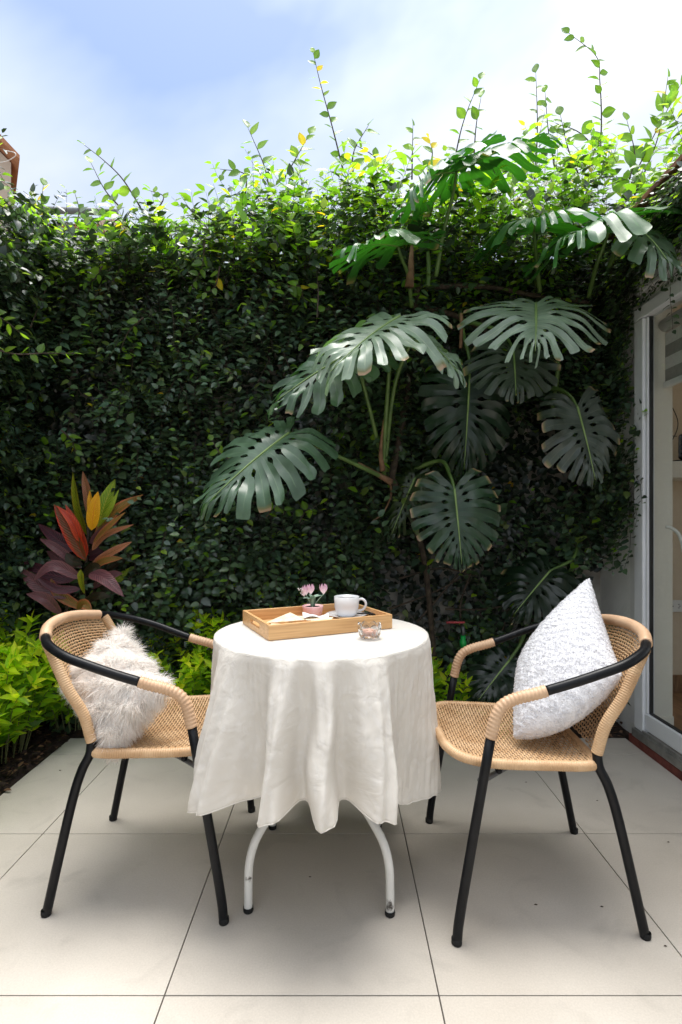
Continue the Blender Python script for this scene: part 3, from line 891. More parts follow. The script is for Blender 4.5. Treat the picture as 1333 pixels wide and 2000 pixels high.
hd = spline([(FX0+0.06, 2.33, 1.01), (FX0+0.075, 2.325, 1.008), (FX0+0.10, 2.31, 0.985), (FX0+0.115, 2.305, 0.94), (FX0+0.118, 2.30, 0.90)], 6)
MB().tube([p-Vector((1.39, DY1, 0.036)) for p in hd], 0.0075, 10).build('handle', M['plastic_white'], door)

# the room behind the glass
room = empty('room', (1.7, 1.5, 0))
tag(room, 'beige room behind the glass door with brown wooden floor', 'room')
def rb(name, a, b, mat, bevel=0):
    return MB().box((a[0]-1.7, a[1]-1.5, a[2]), (b[0]-1.7, b[1]-1.5, b[2])).build(name, M[mat], room, bevel)
rb('room_floor', (WX+0.145, -2.6, -0.05), (4.4, 4.5, 0.03), 'wood_floor')
rb('room_floor', (1.446, DY0, 0.036), (WX+0.144, DY1-0.001, 0.05), 'wood_floor')
rb('reveal', (1.447, DY1-0.012, 0.051), (WX+0.139, DY1-0.001, DZ+0.003), 'room_wall_pale', 0.002)
rb('reveal_base', (1.447, DY1-0.022, 0.051), (WX+0.139, DY1-0.0125, 0.13), 'room_wall_pale', 0.002)
rb('end_wall', (1.566, 3.12, 0.031), (4.4, 3.3, 2.38), 'room_wall')
rb('baseboard', (1.70, 3.105, 0.031), (4.4, 3.119, 0.13), 'wood_floor')
rb('side_wall', (4.4, -2.6, 0.031), (4.5, 3.3, 0.12), 'room_wall')
rb('side_wall', (4.4, -2.6, 2.2), (4.5, 3.3, 2.38), 'room_wall')  # unseen gap between the two strips, added to let daylight into the room
rb('front_wall', (WX+0.145, -2.7, 0.031), (4.4, -2.6, 2.38), 'room_wall')
rb('ceiling', (WX+0.146, -2.6, 2.381), (4.5, 3.3, 2.429), 'room_wall_pale')

shelf = MB().box((1.74, 2.86, 1.27), (2.6, 3.10, 1.36)).build('wall_shelf', M['room_wall_pale'], None, 0.004)
tag(shelf, 'pale built-in ledge inside the room, seen through the glass door', 'shelf')
rt = empty('radio', (1.92, 2.95, 1.362))
tag(rt, 'black radio standing on the ledge inside the room', 'radio')
MB().box((-0.05, -0.03, 0), (0.09, 0.03, 0.012)).build('stand', M['black_steel'], rt, 0.004)
MB().box((-0.02, -0.02, 0.012), (0.10, 0.02, 0.16)).build('body', M['black_steel'], rt, 0.02)
MB().box((0.0, -0.0225, 0.03), (0.085, -0.0205, 0.14)).build('face', M['grey_metal'], rt, 0)
cb = MB().tube(spline([(1.86, 3.10, 1.40), (1.90, 3.09, 1.46), (1.96, 3.09, 1.52), (1.985, 3.09, 1.62), (1.92, 3.09, 1.74), (1.86, 3.09, 1.70), (1.85, 3.09, 1.60), (1.90, 3.09, 1.54), (1.98, 3.09, 1.53)], 8), 0.0025, 6).build('cable', M['black_steel'])
tag(cb, 'thin black cable looped on the room wall above the ledge', 'cable')
sk = empty('power_socket', (2.01, 3.118, 0.535))
tag(sk, 'white power socket plate low on the room wall', 'socket')
MB().box((-0.065, -0.008, -0.035), (0.065, -0.001, 0.035)).build('plate', M['plastic_white'], sk, 0.003)
for dx in (-0.04, 0, 0.04):
    for dz in (-0.010, 0, 0.010):
        MB().box((dx-0.003-(0.006 if dz else 0), -0.0095, dz-0.0025), (dx+0.003-(0.006 if dz else 0), -0.0082, dz+0.0025)).build('hole', M['gasket'], sk)

bl = empty('roller_blind', (1.518, 2.455, 1.68))
tag(bl, 'half lowered white and grey banded roller blind inside the glass door', 'blind')
z = 1.70
MB().box((-0.012, -1.9, -0.03), (0.012, -0.002, 0.0)).build('bottom_bar', M['plastic_white'], bl, 0.006)
zz = 0.001
for k in range(4):
    MB().box((-0.003, -1.9, zz), (0.003, -0.006, zz+0.055)).build('band', M['blind_dark' if k % 2 == 0 else 'blind'], bl)
    zz += 0.0555
MB().tube([(0, -1.92, 0.262), (0, -0.004, 0.262)], 0.032, 14).build('roller', M['plastic_white'], bl)

# --- ivy hanging over the house wall
ri = empty('climbing_fig', (WX, 2.6, 2.4)); rT = Matrix.Translation((-WX, -2.6, -2.4))
tag(ri, 'small-leaved fig hanging over the white wall beside the door frame', 'climbing plant')
Lv, St = Leaves(), Stems()
for _ in range(1700):
    y = random.uniform(1.2, 2.84); z = random.uniform(0.98, 2.42)
    v = fbm(y*5, z*5, 31)
    low = 2.10 + (0.10 if y < 2.45 else 0) if y < 2.47 else 0.98
    if z < low: continue
    if y > 2.47:
        dens = 0.66 + 2.0*v + (0.35 if z > 1.6 else 0) + (0.3 if y > 2.7 else 0)
        if z < 1.2: dens += 0.15
    else: dens = 0.75*(z-2.08)/0.3
    if random.random() > dens: continue
    grow(Lv, St, (WX-0.01-random.uniform(0, 0.05), y, z), (-0.35, random.gauss(0, 0.6), random.gauss(-0.7, 0.5)), random.uniform(0.08, 0.22), (-1, -0.2, 0),
         size=random.uniform(0.032, 0.048), gravity=1.0, young=0.03, spacing=0.015)
for _ in range(520):   # the thick roll under and over the coping
    y = random.uniform(1.3, 2.84)
    grow(Lv, St, (WX-random.uniform(0.0, 0.10), y, random.uniform(2.18, 2.42)), (-0.5, random.gauss(0, 0.5), random.gauss(-0.6, 0.4)), random.uniform(0.06, 0.24), (-1, -0.2, 0.3),
         size=random.uniform(0.026, 0.04), gravity=0.8, young=0.12, spacing=0.016)
for k in range(40):    # fringe along the top of the door frame
    y = 2.47 - k*0.033
    grow(Lv, St, (FX0-0.01, y, DZ+0.03), (-0.2, 0.5, -0.4), 0.06, (-1, 0, 0.2), size=0.026, gravity=0.4, spacing=0.014)
for pix in ([(1310, 560), (1318, 600), (1308, 640), (1300, 655)],):
    pts = spline([P(a, b, 2.1) for a, b in pix], 6)
    grow(Lv, St, pts[0], (0, 0.1, -1), 0.17, (-1, -0.4, 0), size=0.03, gravity=1, spacing=0.014)
tag(link('foliage', relocate(Lv.mesh('ivy_foliage_door'), rT), ri, M['leaf']), kind='stuff')
tag(link('stem', relocate(St.mb.mesh('ivy_stem_door'), rT), ri, M['bark']), kind='stuff')

# ------------------------------------------------------------------ beyond the wall, upper left
nb = empty('neighbour_house', (-5.6, 8.0, 0))
tag(nb, 'beige neighbouring house with orange clay eave above the hedge, far left', 'building')
def nbb(name, pts, mat):   # prism from an XZ outline
    mb = MB(); n = len(pts)
    vs = [(x+5.6-(y-8.0)*0.68, y-8.0, z) for y in (8.0, 14.0) for x, z in pts]
    fs = [tuple(range(n)), tuple(range(2*n-1, n-1, -1))] + [(i, n+i, n+(i+1) % n, (i+1) % n) for i in range(n)]
    mb.add(vs, fs); return mb.build(name, M[mat], nb)
e = P(22, 318, 8.0)
nbb('wall', [(-9, -0.1), (e.x, -0.1), (e.x, e.z), (e.x-1.0, e.z+1.0), (-9, e.z+1.0)], 'neigh_wall')
c = P(38, 318, 7.9)
ro = MB()
for y0, y1 in ((7.8, 14.2),):
    A = [P(38, 320, 7.9), P(38, 312, 7.9), P(-90, 175, 7.9), P(-90, 192, 7.9), ]
    vs = [(a.x+5.6-(y-7.9)*0.68, y-8.0, a.z) for y in (y0, y1) for a in A]
    ro.add(vs, [(0,1,2,3),(7,6,5,4),(0,4,5,1),(1,5,6,2),(2,6,7,3),(3,7,4,0)])
ro.build('roof', M['neigh_roof'], nb)
wl = MB().tube([p - Vector((-5.6, 8, 0)) for p in spline([P(-20, 318, 7.7), P(10, 316, 7.7), P(30, 305, 7.7), P(28, 298, 7.7), P(10, 294, 7.7)], 6)], 0.006, 5)
wl.build('wire', M['plastic_white'], nb)
pp = MB().tube([P(40, 408, 4.2), P(230, 415, 4.2)], 0.026, 14).build('overhead_pipe', M['pipe'])
tag(pp, 'grey metal pipe running level just above the hedge at upper left', 'pipe')
bw = empty('boundary_house', (-3.6, 7, 0))
tag(bw, 'low white building with a clay edge glimpsed behind the hedge gap at upper left', 'building')
pA = P(30, 470, 7.0); pB = P(190, 448, 7.0)
MB().box((pA.x+3.6, 0, -0.1), (pB.x+3.6, 2, pB.z)).build('wall', M['wall_white'], bw)
MB().box((pA.x+3.57, -0.03, pB.z+0.002), (pB.x+3.63, 2.03, pB.z+0.06)).build('roof_edge', M['neigh_roof'], bw)
pc = P(150, 420, 6.8)
MB().box((pc.x+3.5, 0.4, pB.z+0.064), (pc.x+3.95, 0.8, pB.z+0.36)).build('chimney', M['neigh_wall'], bw)

# ------------------------------------------------------------------ monstera
def monstera_mesh(name, lobes=9, droop=0.30, length_bend=0.15, curl=0.18, wide=1.0, base=(0.05, 0.10, 0.045), brown=0.3, seed=1, cut=0.52, ruffle=0.02, slit=0.20):
    rr = random.Random(seed)
    V = []; C = []; F = []
    T = [0, .03, .10, .16, .20, .24, .28, .32, .38, .44, .52, .60, .68, .76, .84, .90, .95, .98, 1.0]
    U = [-1, -.55, -.12, 0, .12, .55, 1]
    def path(s, side):
        a0 = R(10 + 142*(1-s)**1.2)
        Ls = np.interp(s, [0, .12, .3, .5, .7, .85, 1], [.34, .46, .54, .52, .43, .34, .26])
        m = 0.78*s**1.1
        out = [(0.0, m)]
        x, y = 0.0, m
        for i in range(1, len(T)):
            tm = (T[i]+T[i-1])/2
            a = a0 - R(26)*tm*(1 - 0.3*s)
            dl = (T[i]-T[i-1])*Ls
            x += math.sin(a)*dl*wide; y += math.cos(a)*dl
            out.append((x*side, y))
        return out
    for side in (-1, 1):
        bnd = [0] + [(i + rr.uniform(-.15, .15))/lobes for i in range(1, lobes)] + [1]
        hole = [rr.random() < 0.8 for _ in bnd]
        ts = [cut + rr.uniform(-.08, .12) for _ in bnd]
        ts[0] = 2
        hole[0] = False; hole[-1] = False; ts[-1] = 0.55
        sls = [slit*rr.uniform(.45, 1.7) for _ in bnd]
        def gap(b, t):
            g = 0
            if hole[b] and .16 < t < .33: g = 0.50*math.sin(math.pi*(t-.16)/.17)
            if t > ts[b]:
                q = (t-ts[b])/(1-ts[b]); g = sls[b]*min(1, q*2.5)**0.7 + 0.10*q
            return g
        for i in range(lobes):
            c0, c1 = bnd[i], bnd[i+1]
            tipdroop = curl*rr.uniform(0.1, 1.7); br = rr.random() < brown; tw = rr.uniform(-1, 1)
            tl = rr.uniform(0.84, 1.08); sl_l = sls[i]; sl_r = sls[i+1]
            n0 = len(V)
            for ti, t in enumerate(T):
                gl, gr = gap(i, t), gap(i+1, t)
                for u in U:
                    half = (c1-c0)/2; cen = (c0+c1)/2
                    wl = 1-gl if u < 0 else 1-gr
                    rd = 1.0
                    if t > .9: rd = math.sqrt(max(0, 1-((t-.9)/.1)**2*0.42))
                    s = cen + u*half*max(0.12, wl)*rd
                    s = min(max(s, 0), 1)
                    pth = path(s, side)
                    x, y = pth[ti]
                    if t > .5:
                        x0, y0 = pth[10]; k = 1+(tl-1)*(t-.5)*2; x = x0+(x-x0)*k; y = y0+(y-y0)*k
                    z = -0.38*droop*(abs(x)**1.6)*1.5 - 0.6*length_bend*max(0, y)**2 + 0.12*min(abs(x), .12) + 0.09*mnoise.noise(Vector((x*2.4, y*2.4, seed*3.7)))*min(1, abs(x)*5)
                    x += 0.012*mnoise.noise(Vector((x*9, y*9, seed+.5)))*t; y += 0.012*mnoise.noise(Vector((x*9, y*9, seed+9.5)))*t
                    z -= tipdroop*max(0, t-.5)**1.5*1.3 - 0.012*math.sin(t*7+i*2.1)*t
                    z += 0.016*(abs(u)**1.5)*t*(1 if t < .95 else .6) + ruffle*math.sin(9*t+tw*4)*abs(u)*t + tw*u*0.02*max(0, t-.5)
                    V.append((x, y, z))
                    k = 1.0 + 0.12*tw
                    col = [base[0]*k, base[1]*k, base[2]*k]
                    if u == 0 and t < .85: col = [base[0]*1.5, base[1]*1.35, base[2]*1.3]
                    if t < .02: col = [.16, .26, .08]
                    if br and t >= .94 and (u*tw > -.3 or tl < .95): col = [.34, .22, .13] if t > .97 else [.16, .16, .06]
                    C.append(col)
            m = len(U)
            for a in range(len(T)-1):
                for b in range(m-1):
                    q = (n0+a*m+b, n0+a*m+b+1, n0+(a+1)*m+b+1, n0+(a+1)*m+b)
                    F.append(q if side > 0 else q[::-1])
    bm = bmesh.new()
    cl = bm.verts.layers.float_color.new('col')
    vs = [bm.verts.new(v) for v in V]
    for v, c in zip(vs, C): v[cl] = (*c, 1)
    for f in F: bm.faces.new([vs[i] for i in f]).smooth = True
    bmesh.ops.remove_doubles(bm, verts=bm.verts, dist=1e-5)
    bmesh.ops.dissolve_degenerate(bm, edges=bm.edges, dist=1e-6)
    me = bpy.data.meshes.new(name); bm.to_mesh(me); bm.free()
    me.materials.append(M['monstera'])
    zf = lambda y: -0.6*length_bend*max(0, y)**2
    return me, zf

mon = empty('monstera', P(760, 1180, 2.7).to_tuple()[:2] + (0,))
mon_w = mon.location.copy()
tag(mon, 'large monstera climbing the hedge with big split and holed grey-green leaves', 'plant')
GREY = (0.20, 0.27, 0.195); MID = (0.075, 0.135, 0.08); DARK = (0.014, 0.034, 0.016); DUST = (0.065, 0.085, 0.068); FRESH = (0.04, 0.13, 0.03)  # GREY has the pale sheen of the sky painted into it
# name: junction (px,py,Y), tip (px,py,Y), normal, width, kw, petiole pixels
LEAVES = [
 # big lower-left
 (((565, 846), 2.22), ((378, 978), 2.02), (-0.42, -0.82, 0.40), 1.12, dict(base=MID, lobes=10, seed=3, brown=.1, droop=.35, length_bend=.22), [(565, 846, 2.22), (600, 862, 2.25), (680, 900, 2.35), (765, 940, 2.5)]),
 # big pale upper-centre
 (((782, 618), 2.15), ((628, 700), 1.88), (-0.25, -0.62, 0.72), 1.2, dict(base=GREY, lobes=9, seed=5, brown=.4, droop=.35, length_bend=.25, curl=.25), [(782, 618, 2.15), (768, 660, 2.2), (758, 760, 2.35), (748, 920, 2.5)]),
 # pale to the right of it, hanging
 (((815, 655), 2.28), ((922, 712), 2.05), (0.15, -0.35, 0.92), 0.8, dict(base=GREY, lobes=7, seed=6, brown=.3, droop=.4, length_bend=.35), [(815, 655, 2.28), (803, 670, 2.3), (770, 760, 2.4), (750, 930, 2.52)]),
 # below, glossy
 (((700, 682), 2.3), ((520, 770), 2.12), (-0.35, -0.72, 0.60), 1.1, dict(base=MID, lobes=9, seed=8, brown=.1, droop=.4, length_bend=.2), [(700, 682, 2.3), (708, 740, 2.35), (728, 820, 2.42), (742, 880, 2.5)]),
 # bright right
 (((1047, 592), 2.25), ((1050, 672), 1.98), (0.05, -0.28, 0.95), 1.75, dict(base=GREY, lobes=9, seed=11, brown=.5, droop=.22, length_bend=.2, curl=.15, cut=.36, slit=.42), [(1047, 600, 2.25), (1060, 640, 2.32), (1090, 700, 2.45), (1080, 800, 2.6)]),
 # dusty below it
 (((1003, 682), 2.4), ((1012, 770), 2.25), (0.0, -0.6, 0.8), 1.6, dict(base=DUST, lobes=8, seed=12, brown=.5, droop=.3, length_bend=.2, cut=.38), [(1003, 682, 2.4), (990, 660, 2.45), (960, 640, 2.5), (900, 625, 2.6)]),
 # long dark hanging
 (((918, 735), 2.5), ((908, 930), 2.45), (0.0, -0.93, 0.35), 1.05, dict(base=DARK, lobes=10, seed=13, brown=.1, droop=.25, length_bend=.1), [(918, 735, 2.5), (917, 700, 2.5), (905, 650, 2.55), (900, 610, 2.62)]),
 # right, against the wall
 (((1128, 795), 2.38), ((1172, 945), 2.28), (0.05, -0.8, 0.6), 1.15, dict(base=DUST, lobes=9, seed=15, brown=.6, droop=.3, length_bend=.12), [(1128, 795, 2.38), (1115, 775, 2.42), (1090, 760, 2.5), (1040, 760, 2.62)]),
 # lower middle
 (((888, 955), 2.3), ((906, 1112), 2.2), (0.0, -0.82, 0.5), 1.25, dict(base=(0.024, 0.058, 0.026), lobes=9, seed=17, brown=.75, droop=.25, length_bend=.12, cut=.45, curl=.05), [(888, 955, 2.3), (880, 930, 2.35), (860, 900, 2.5), (800, 920, 2.6)]),
 # top left, seen from below
 (((778, 482), 2.35), ((690, 462), 2.0), (0.0, 0.12, 1.0), 1.3, dict(base=FRESH, lobes=8, seed=19, brown=.1, droop=.25, length_bend=.15), [(778, 482, 2.35), (785, 505, 2.38), (798, 540, 2.45), (805, 600, 2.55)]),
 # big top, rising, seen from below
 (((892, 335), 2.3), ((1080, 225), 2.0), (-0.55, 0.12, 0.8), 1.35, dict(base=FRESH, lobes=9, seed=21, brown=.2, droop=.45, length_bend=.25), [(892, 335, 2.3), (885, 380, 2.33), (868, 450, 2.4), (852, 540, 2.5)]),
 (((888, 338), 2.32), ((785, 325), 1.98), (-0.3, 0.15, 0.9), 1.2, dict(base=FRESH, lobes=7, seed=22, brown=.2, droop=.5, length_bend=.35), None),
 # middle right top
 (((1044, 452), 2.4), ((1050, 378), 2.0), (0.0, 0.2, 0.95), 1.5, dict(base=FRESH, lobes=8, seed=23, brown=.1, droop=.45, length_bend=.35), [(1044, 452, 2.4), (1046, 480, 2.42), (1050, 520, 2.5), (1055, 570, 2.6)]),
 # right top, spreading over the coping
 (((1190, 448), 2.3), ((1095, 432), 1.92), (0.0, 0.1, 1.0), 1.2, dict(base=FRESH, lobes=8, seed=25, brown=.1, droop=.3, length_bend=.2), [(1190, 448, 2.3), (1180, 480, 2.33), (1165, 520, 2.4), (1150, 580, 2.55)]),
 (((1215, 430), 2.15), ((1350, 480), 1.85), (0.1, -0.25, 0.95), 0.9, dict(base=(.09, .14, .09), lobes=7, seed=26, brown=.1, droop=.4, length_bend=.4), [(1215, 430, 2.15), (1210, 470, 2.2), (1190, 520, 2.35)]),
 # dim ones, mostly low behind the right chair, shade put into their dark leaf colour
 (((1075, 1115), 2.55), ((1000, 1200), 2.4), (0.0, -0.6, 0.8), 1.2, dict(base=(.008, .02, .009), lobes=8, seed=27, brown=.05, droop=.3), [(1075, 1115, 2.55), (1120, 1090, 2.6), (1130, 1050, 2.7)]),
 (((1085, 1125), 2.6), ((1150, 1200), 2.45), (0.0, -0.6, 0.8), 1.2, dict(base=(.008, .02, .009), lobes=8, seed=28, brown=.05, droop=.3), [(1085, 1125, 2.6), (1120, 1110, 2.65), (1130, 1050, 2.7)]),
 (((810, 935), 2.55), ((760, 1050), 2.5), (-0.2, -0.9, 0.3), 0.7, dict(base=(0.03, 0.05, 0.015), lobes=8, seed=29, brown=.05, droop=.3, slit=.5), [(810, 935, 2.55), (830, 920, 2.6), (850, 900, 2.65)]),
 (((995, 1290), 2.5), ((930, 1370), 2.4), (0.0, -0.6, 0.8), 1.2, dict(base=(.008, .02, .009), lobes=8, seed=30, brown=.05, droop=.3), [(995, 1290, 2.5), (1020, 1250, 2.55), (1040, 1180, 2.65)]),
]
for (jp, jY), (tp, tY), nrm, wide, kw, pet in LEAVES:
    kw['lobes'] = kw.get('lobes', 9) + 2
    me, zf = monstera_mesh('monstera_leaf', wide=wide*0.87, **kw)
    a = P(*jp, jY); b = P(*tp, tY)
    y = (b-a); ln = y.length; y.normalize()
    x = y.cross(Vector(nrm)).normalized(); n = x.cross(y)
    mat = Matrix((x, y, n)).transposed().to_4x4() @ Matrix.Scale(ln, 4)
    me.transform(mat)
    o = link('leaf', me, mon); o.location = a - mon_w
    rib = [mat.to_3x3() @ Vector((0, t, zf(t)+0.004)) for t in [i/12*0.93 for i in range(13)]]
    MB().tube(rib, lambda t: 0.0042*(1-t)+0.0010, 6).build('midrib', M['midrib'], o)
    if pet:
        pts = [q - a for q in spline([P(*q) for q in pet], 8)]
        MB().tube(pts, lambda t: 0.0058+0.005*t, 10).build('leaf_stalk', M['petiole'], o)
def mstem(name, pix, r0, r1, mat, Y=2.55):
    pts = [p-mon_w for p in spline([P(*q) if len(q) == 3 else P(*q, Y) for q in pix], 8)]
    return MB().tube(pts, lambda t: r0+(r1-r0)*t, 10).build(name, M[mat], mon)
mstem('sheath', [(765, 942, 2.48), (735, 925, 2.45), (700, 905, 2.40)], 0.016, 0.007, 'sheath')
mstem('sheath', [(748, 920, 2.46), (744, 880, 2.44), (750, 820, 2.42)], 0.014, 0.004, 'sheath')
mstem('climbing_stem', [(755, 930), (765, 960), (750, 1000), (728, 1018)], 0.006, 0.003, 'sheath')
mstem('climbing_stem', [(765, 935, 2.55), (800, 1000, 2.65), (830, 1100, 2.72), (850, 1300, 2.74)], 0.018, 0.014, 'bark')
mstem('climbing_stem', [(765, 935, 2.55), (790, 800, 2.66), (810, 650, 2.68), (815, 560, 2.6)], 0.017, 0.016, 'bark')
mstem('sheath', [(800, 560, 2.44), (803, 520, 2.44), (805, 480, 2.46)], 0.022, 0.008, 'sheath')
mstem('cut_stalk', [(836, 560, 2.5), (838, 520, 2.5), (836, 492, 2.5)], 0.012, 0.010, 'petiole')
mstem('cut_stalk', [(900, 680, 2.5), (902, 640, 2.48), (901, 612, 2.48)], 0.008, 0.008, 'sheath')
mstem('climbing_stem', [(820, 600, 2.62), (900, 620, 2.66), (990, 680, 2.70), (1060, 760, 2.72), (1120, 900, 2.76), (1125, 1100, 2.76)], 0.014, 0.010, 'bark')
mstem('climbing_stem', [(850, 560, 2.62), (950, 560, 2.66), (1060, 580, 2.68), (1150, 590, 2.65)], 0.013, 0.010, 'bark')

# ------------------------------------------------------------------ generic long leaf
def blade_mesh(name, pts, width, normal, mat, fold=0.25, wav=0.05, taper=0.75):
    pts = spline(pts, 5)
    n = len(pts); V = []; UV = []
    nrm = Vector(normal)
    for i, p in enumerate(pts):
        t = i/(n-1)
        d = (pts[min(n-1, i+1)]-pts[max(0, i-1)]).normalized()
        x = d.cross(nrm).normalized(); nn = x.cross(d)
        hw = width*0.5*(math.sin(math.pi*min(1, max(0, t))**taper)**0.75 if 0 < t < 1 else 0.03)
        for q in (-1, -.6, -.2, 0, .2, .6, 1):
            V.append(p + x*q*hw + nn*(fold*abs(q)*hw + wav*hw*math.sin(t*13+q*2)*abs(q)))
            UV.append((q*.5+.5, t))
    m = 7
    F = np.array([(i*m+j, i*m+j+1, (i+1)*m+j+1, (i+1)*m+j) for i in range(n-1) for j in range(m-1)])
    me = np_mesh(name, np.array([tuple(v) for v in V]), [F], None, UV)
    me.materials.append(mat)
    return me

cro = empty('croton', tuple(P(165, 1200, 2.58))[:2] + (0.0,))
cw = cro.location.copy()
tag(cro, 'croton plant with red, yellow, green and purple leaves behind the left chair', 'plant')
CL = [ # base, mid, tip pixels, width px, colour, dY of tip
 ((170,1045),(152,985),(143,922),33,'lime',-.05), ((180,1020),(172,965),(162,920),26,'pink',.06), ((179,1036),(184,995),(192,960),27,'yellow',-.22),
 ((192,1030),(205,985),(226,935),36,'green',.03), ((190,1030),(215,995),(233,955),12,'green',-.05), ((185,1050),(225,1000),(280,966),34,'rust',-.03),
 ((168,1095),(140,1040),(106,985),38,'red',-.13), ((158,1060),(142,1020),(112,988),20,'fire',-.17), ((180,1075),(205,1045),(262,1024),16,'pink',-.12), ((175,1060),(205,1040),(232,1010),30,'dusky',-.05),
 ((150,1075),(115,1055),(75,1023),32,'purple',.0), ((150,1110),(120,1095),(92,1076),30,'dusky',.03), ((160,1130),(105,1105),(65,1135),26,'dusky',-.22),
 ((150,1130),(90,1120),(45,1095),38,'purple',-.05), ((140,1165),(80,1145),(37,1108),36,'dusky',-.12), ((165,1190),(115,1160),(100,1130),24,'rust',-.1),
 ((120,1200),(90,1170),(52,1160),28,'dusky',-.2), ((175,1120),(205,1130),(242,1165),32,'dusky',-.25), ((180,1110),(205,1095),(240,1090),22,'rust',-.1),
 ((180,1130),(215,1110),(272,1072),14,'dark',.05), ((178,1150),(215,1125),(240,1120),24,'dusky',-.05), ((175,1160),(220,1140),(255,1108),26,'green',.08),
 ((165,1160),(160,1130),(158,1112),22,'lime',-.2), ((160,1180),(190,1165),(216,1165),22,'dark',-.1), ((150,1190),(165,1180),(180,1195),24,'rust',-.2),
 ((180,1160),(205,1150),(230,1160),26,'dark',.0), ((170,1090),(190,1080),(205,1070),30,'purple',.05), ((170,1150),(130,1125),(110,1110),30,'dark',.06),
 ((186,1028),(178,990),(176,958),18,'yellow',-.16), ((172,1085),(150,1030),(128,985),20,'fire',-.1), ((182,1060),(212,1030),(246,1000),20,'rust',-.16),
 ((160,1110),(110,1070),(78,1052),20,'dusky',-.1), ((158,1150),(110,1150),(62,1118),20,'purple',-.16), ((180,1100),(225,1075),(258,1058),18,'pink',-.1), ((165,1120),(185,1110),(200,1120),28,'dark',-.1), ((160,1100),(140,1095),(130,1080),26,'dark',-.1), ((175,1085),(178,1050),(183,1030),20,'dark',.05),
]
for (b0, b1, b2, w, col, dy) in CL:
    Y0 = 2.56
    Y0 += dy*0.7
    pts = [P(*b0, Y0)-cw, P(*b1, Y0+dy*0.15-0.02)-cw, P(*b2, Y0+dy*0.3)-cw]
    wd = w*0.84/1034*2.5
    nm = Vector((random.gauss(0, .25), -0.95, 0.35+random.gauss(0, .12)))
    link('leaf', blade_mesh('croton_leaf', pts, wd, nm, CR[col]), cro)
MB().tube([P(172, 1030, 2.57)-cw, P(168, 1120, 2.58)-cw, P(162, 1200, 2.58)-cw, P(162, 1400, 2.58)-cw], lambda t: 0.006+0.006*t, 8).build('stem', M['bark'], cro)
MB().tube([P(168, 1140, 2.58)-cw, P(130, 1180, 2.57)-cw, P(140, 1400, 2.58)-cw], lambda t: 0.005+0.005*t, 8).build('stem', M['bark'], cro)

# ------------------------------------------------------------------ lime shrubs
LIME = [(0.46, 0.58, 0.03), (0.32, 0.48, 0.03), (0.19, 0.35, 0.025), (0.66, 0.68, 0.05), (0.09, 0.20, 0.02)]
LB = [one_leaf('shrub_leaf', 0.062, 0.026, c, 0.3, 0.25, 'leaf_bright') for c in LIME]
def lime_shrub(x, y, z0, rad, h, label, nshoot, part_leaves=90, lsize=1.0, dark=0.0):
    sh = empty('lime_shrub', (x, y, 0))
    tag(sh, label, 'shrub', 'lime green shrubs in the planting bed')
    w = Vector((x, y, 0))
    L2, S2 = Leaves(), Stems()
    cand = []
    for _ in range(nshoot):
        a = random.uniform(0, 2*math.pi); q = math.sqrt(random.random())
        base = Vector((math.cos(a)*q*rad*0.45, math.sin(a)*q*rad*0.45, z0))
        tip = Vector((math.cos(a)*q*rad, math.sin(a)*q*rad, z0 + h*random.uniform(0.55, 1.0)*(1-0.35*q*q)))
        mid = base.lerp(tip, 0.5) + Vector((0, 0, h*0.12))
        pts = spline([base, mid, tip], 6)
        S2.add(pts, 0.0022, 0.0010, 4)
        pts = resample(pts, 0.022)
        for i, p in enumerate(pts):
            t = i/len(pts)
            if t < 0.25: continue
            d = (pts[min(i+1, len(pts)-1)]-pts[i-1]).normalized()
            lat = d.orthogonal().normalized()
            lat = Matrix.Rotation(i*2.4+random.random(), 3, d) @ lat
            for sgn in (-1, 1):
                ld = (lat*sgn + d*0.7 + rv(0.2)).normalized()
                nn = Vector((0, 0, 1)) + rv(0.35) + Vector((0, -0.35, 0))
                out = -p.y + p.z*0.6 + random.uniform(0, 0.15)
                cand.append((out, p, ld, nn, random.uniform(0.6, 1.1)*lsize, t))
        # tuft at the tip
        for k in range(4):
            ld = (d + rv(0.55)).normalized()
            cand.append((-tip.y+tip.z*0.6+0.1, tip, ld, Vector((0, -0.4, 1))+rv(0.3), random.uniform(0.6, 1.1)*lsize, 1.0))
    cand.sort(key=lambda c: -c[0])
    for k, (_, p, ld, nn, s, t) in enumerate(cand):
        u = random.random()
        ci = (3 if u < .22 else 0 if u < .6 else 1 if u < .85 else 2) if t > .75 else (0 if u < .15 else 1 if u < .5 else 2 if u < .85 else 4)
        if random.random() < dark: ci = 4 if ci > 1 else 2
        if k < part_leaves:
            put_leaf(LB[ci], w+p, ld, nn, s, sh)
        else:
            c = LIME[ci]; kk = random.uniform(0.8, 1.2)
            L2.add(tuple(p), tuple(ld), tuple(nn), 0.062*s, 0.027*s, (c[0]*kk, c[1]*kk, c[2]*kk), random.uniform(0.1, 0.35))
    tag(link('foliage', L2.mesh('shrub_foliage'), sh, M['leaf_bright']), kind='stuff')
    S2.mb.build('stem', M['stem_green'], sh)
    return sh
lime_shrub(-1.47, 2.28, 0.03, 0.27, 0.62, 'tall lime green shrub at the left edge behind the left chair', 74, 190, 1.1)
lime_shrub(-1.30, 2.62, 0.03, 0.24, 0.42, 'lime green shrub under the croton beside the left chair', 40, 80, 1.0)
lime_shrub(-1.40, 1.90, 0.0, 0.20, 0.36, 'low lime green shrub leaning over the tiles at the far left', 30, 130, 1.05)
lime_shrub(-1.68, 2.10, 0.0, 0.24, 0.56, 'lime green shrub cut by the left edge of the picture', 44, 60, 1.05)
lime_shrub(-0.66, 2.66, 0.03, 0.28, 0.60, 'lime green shrub between the left chair and the table', 60, 150, 0.95)
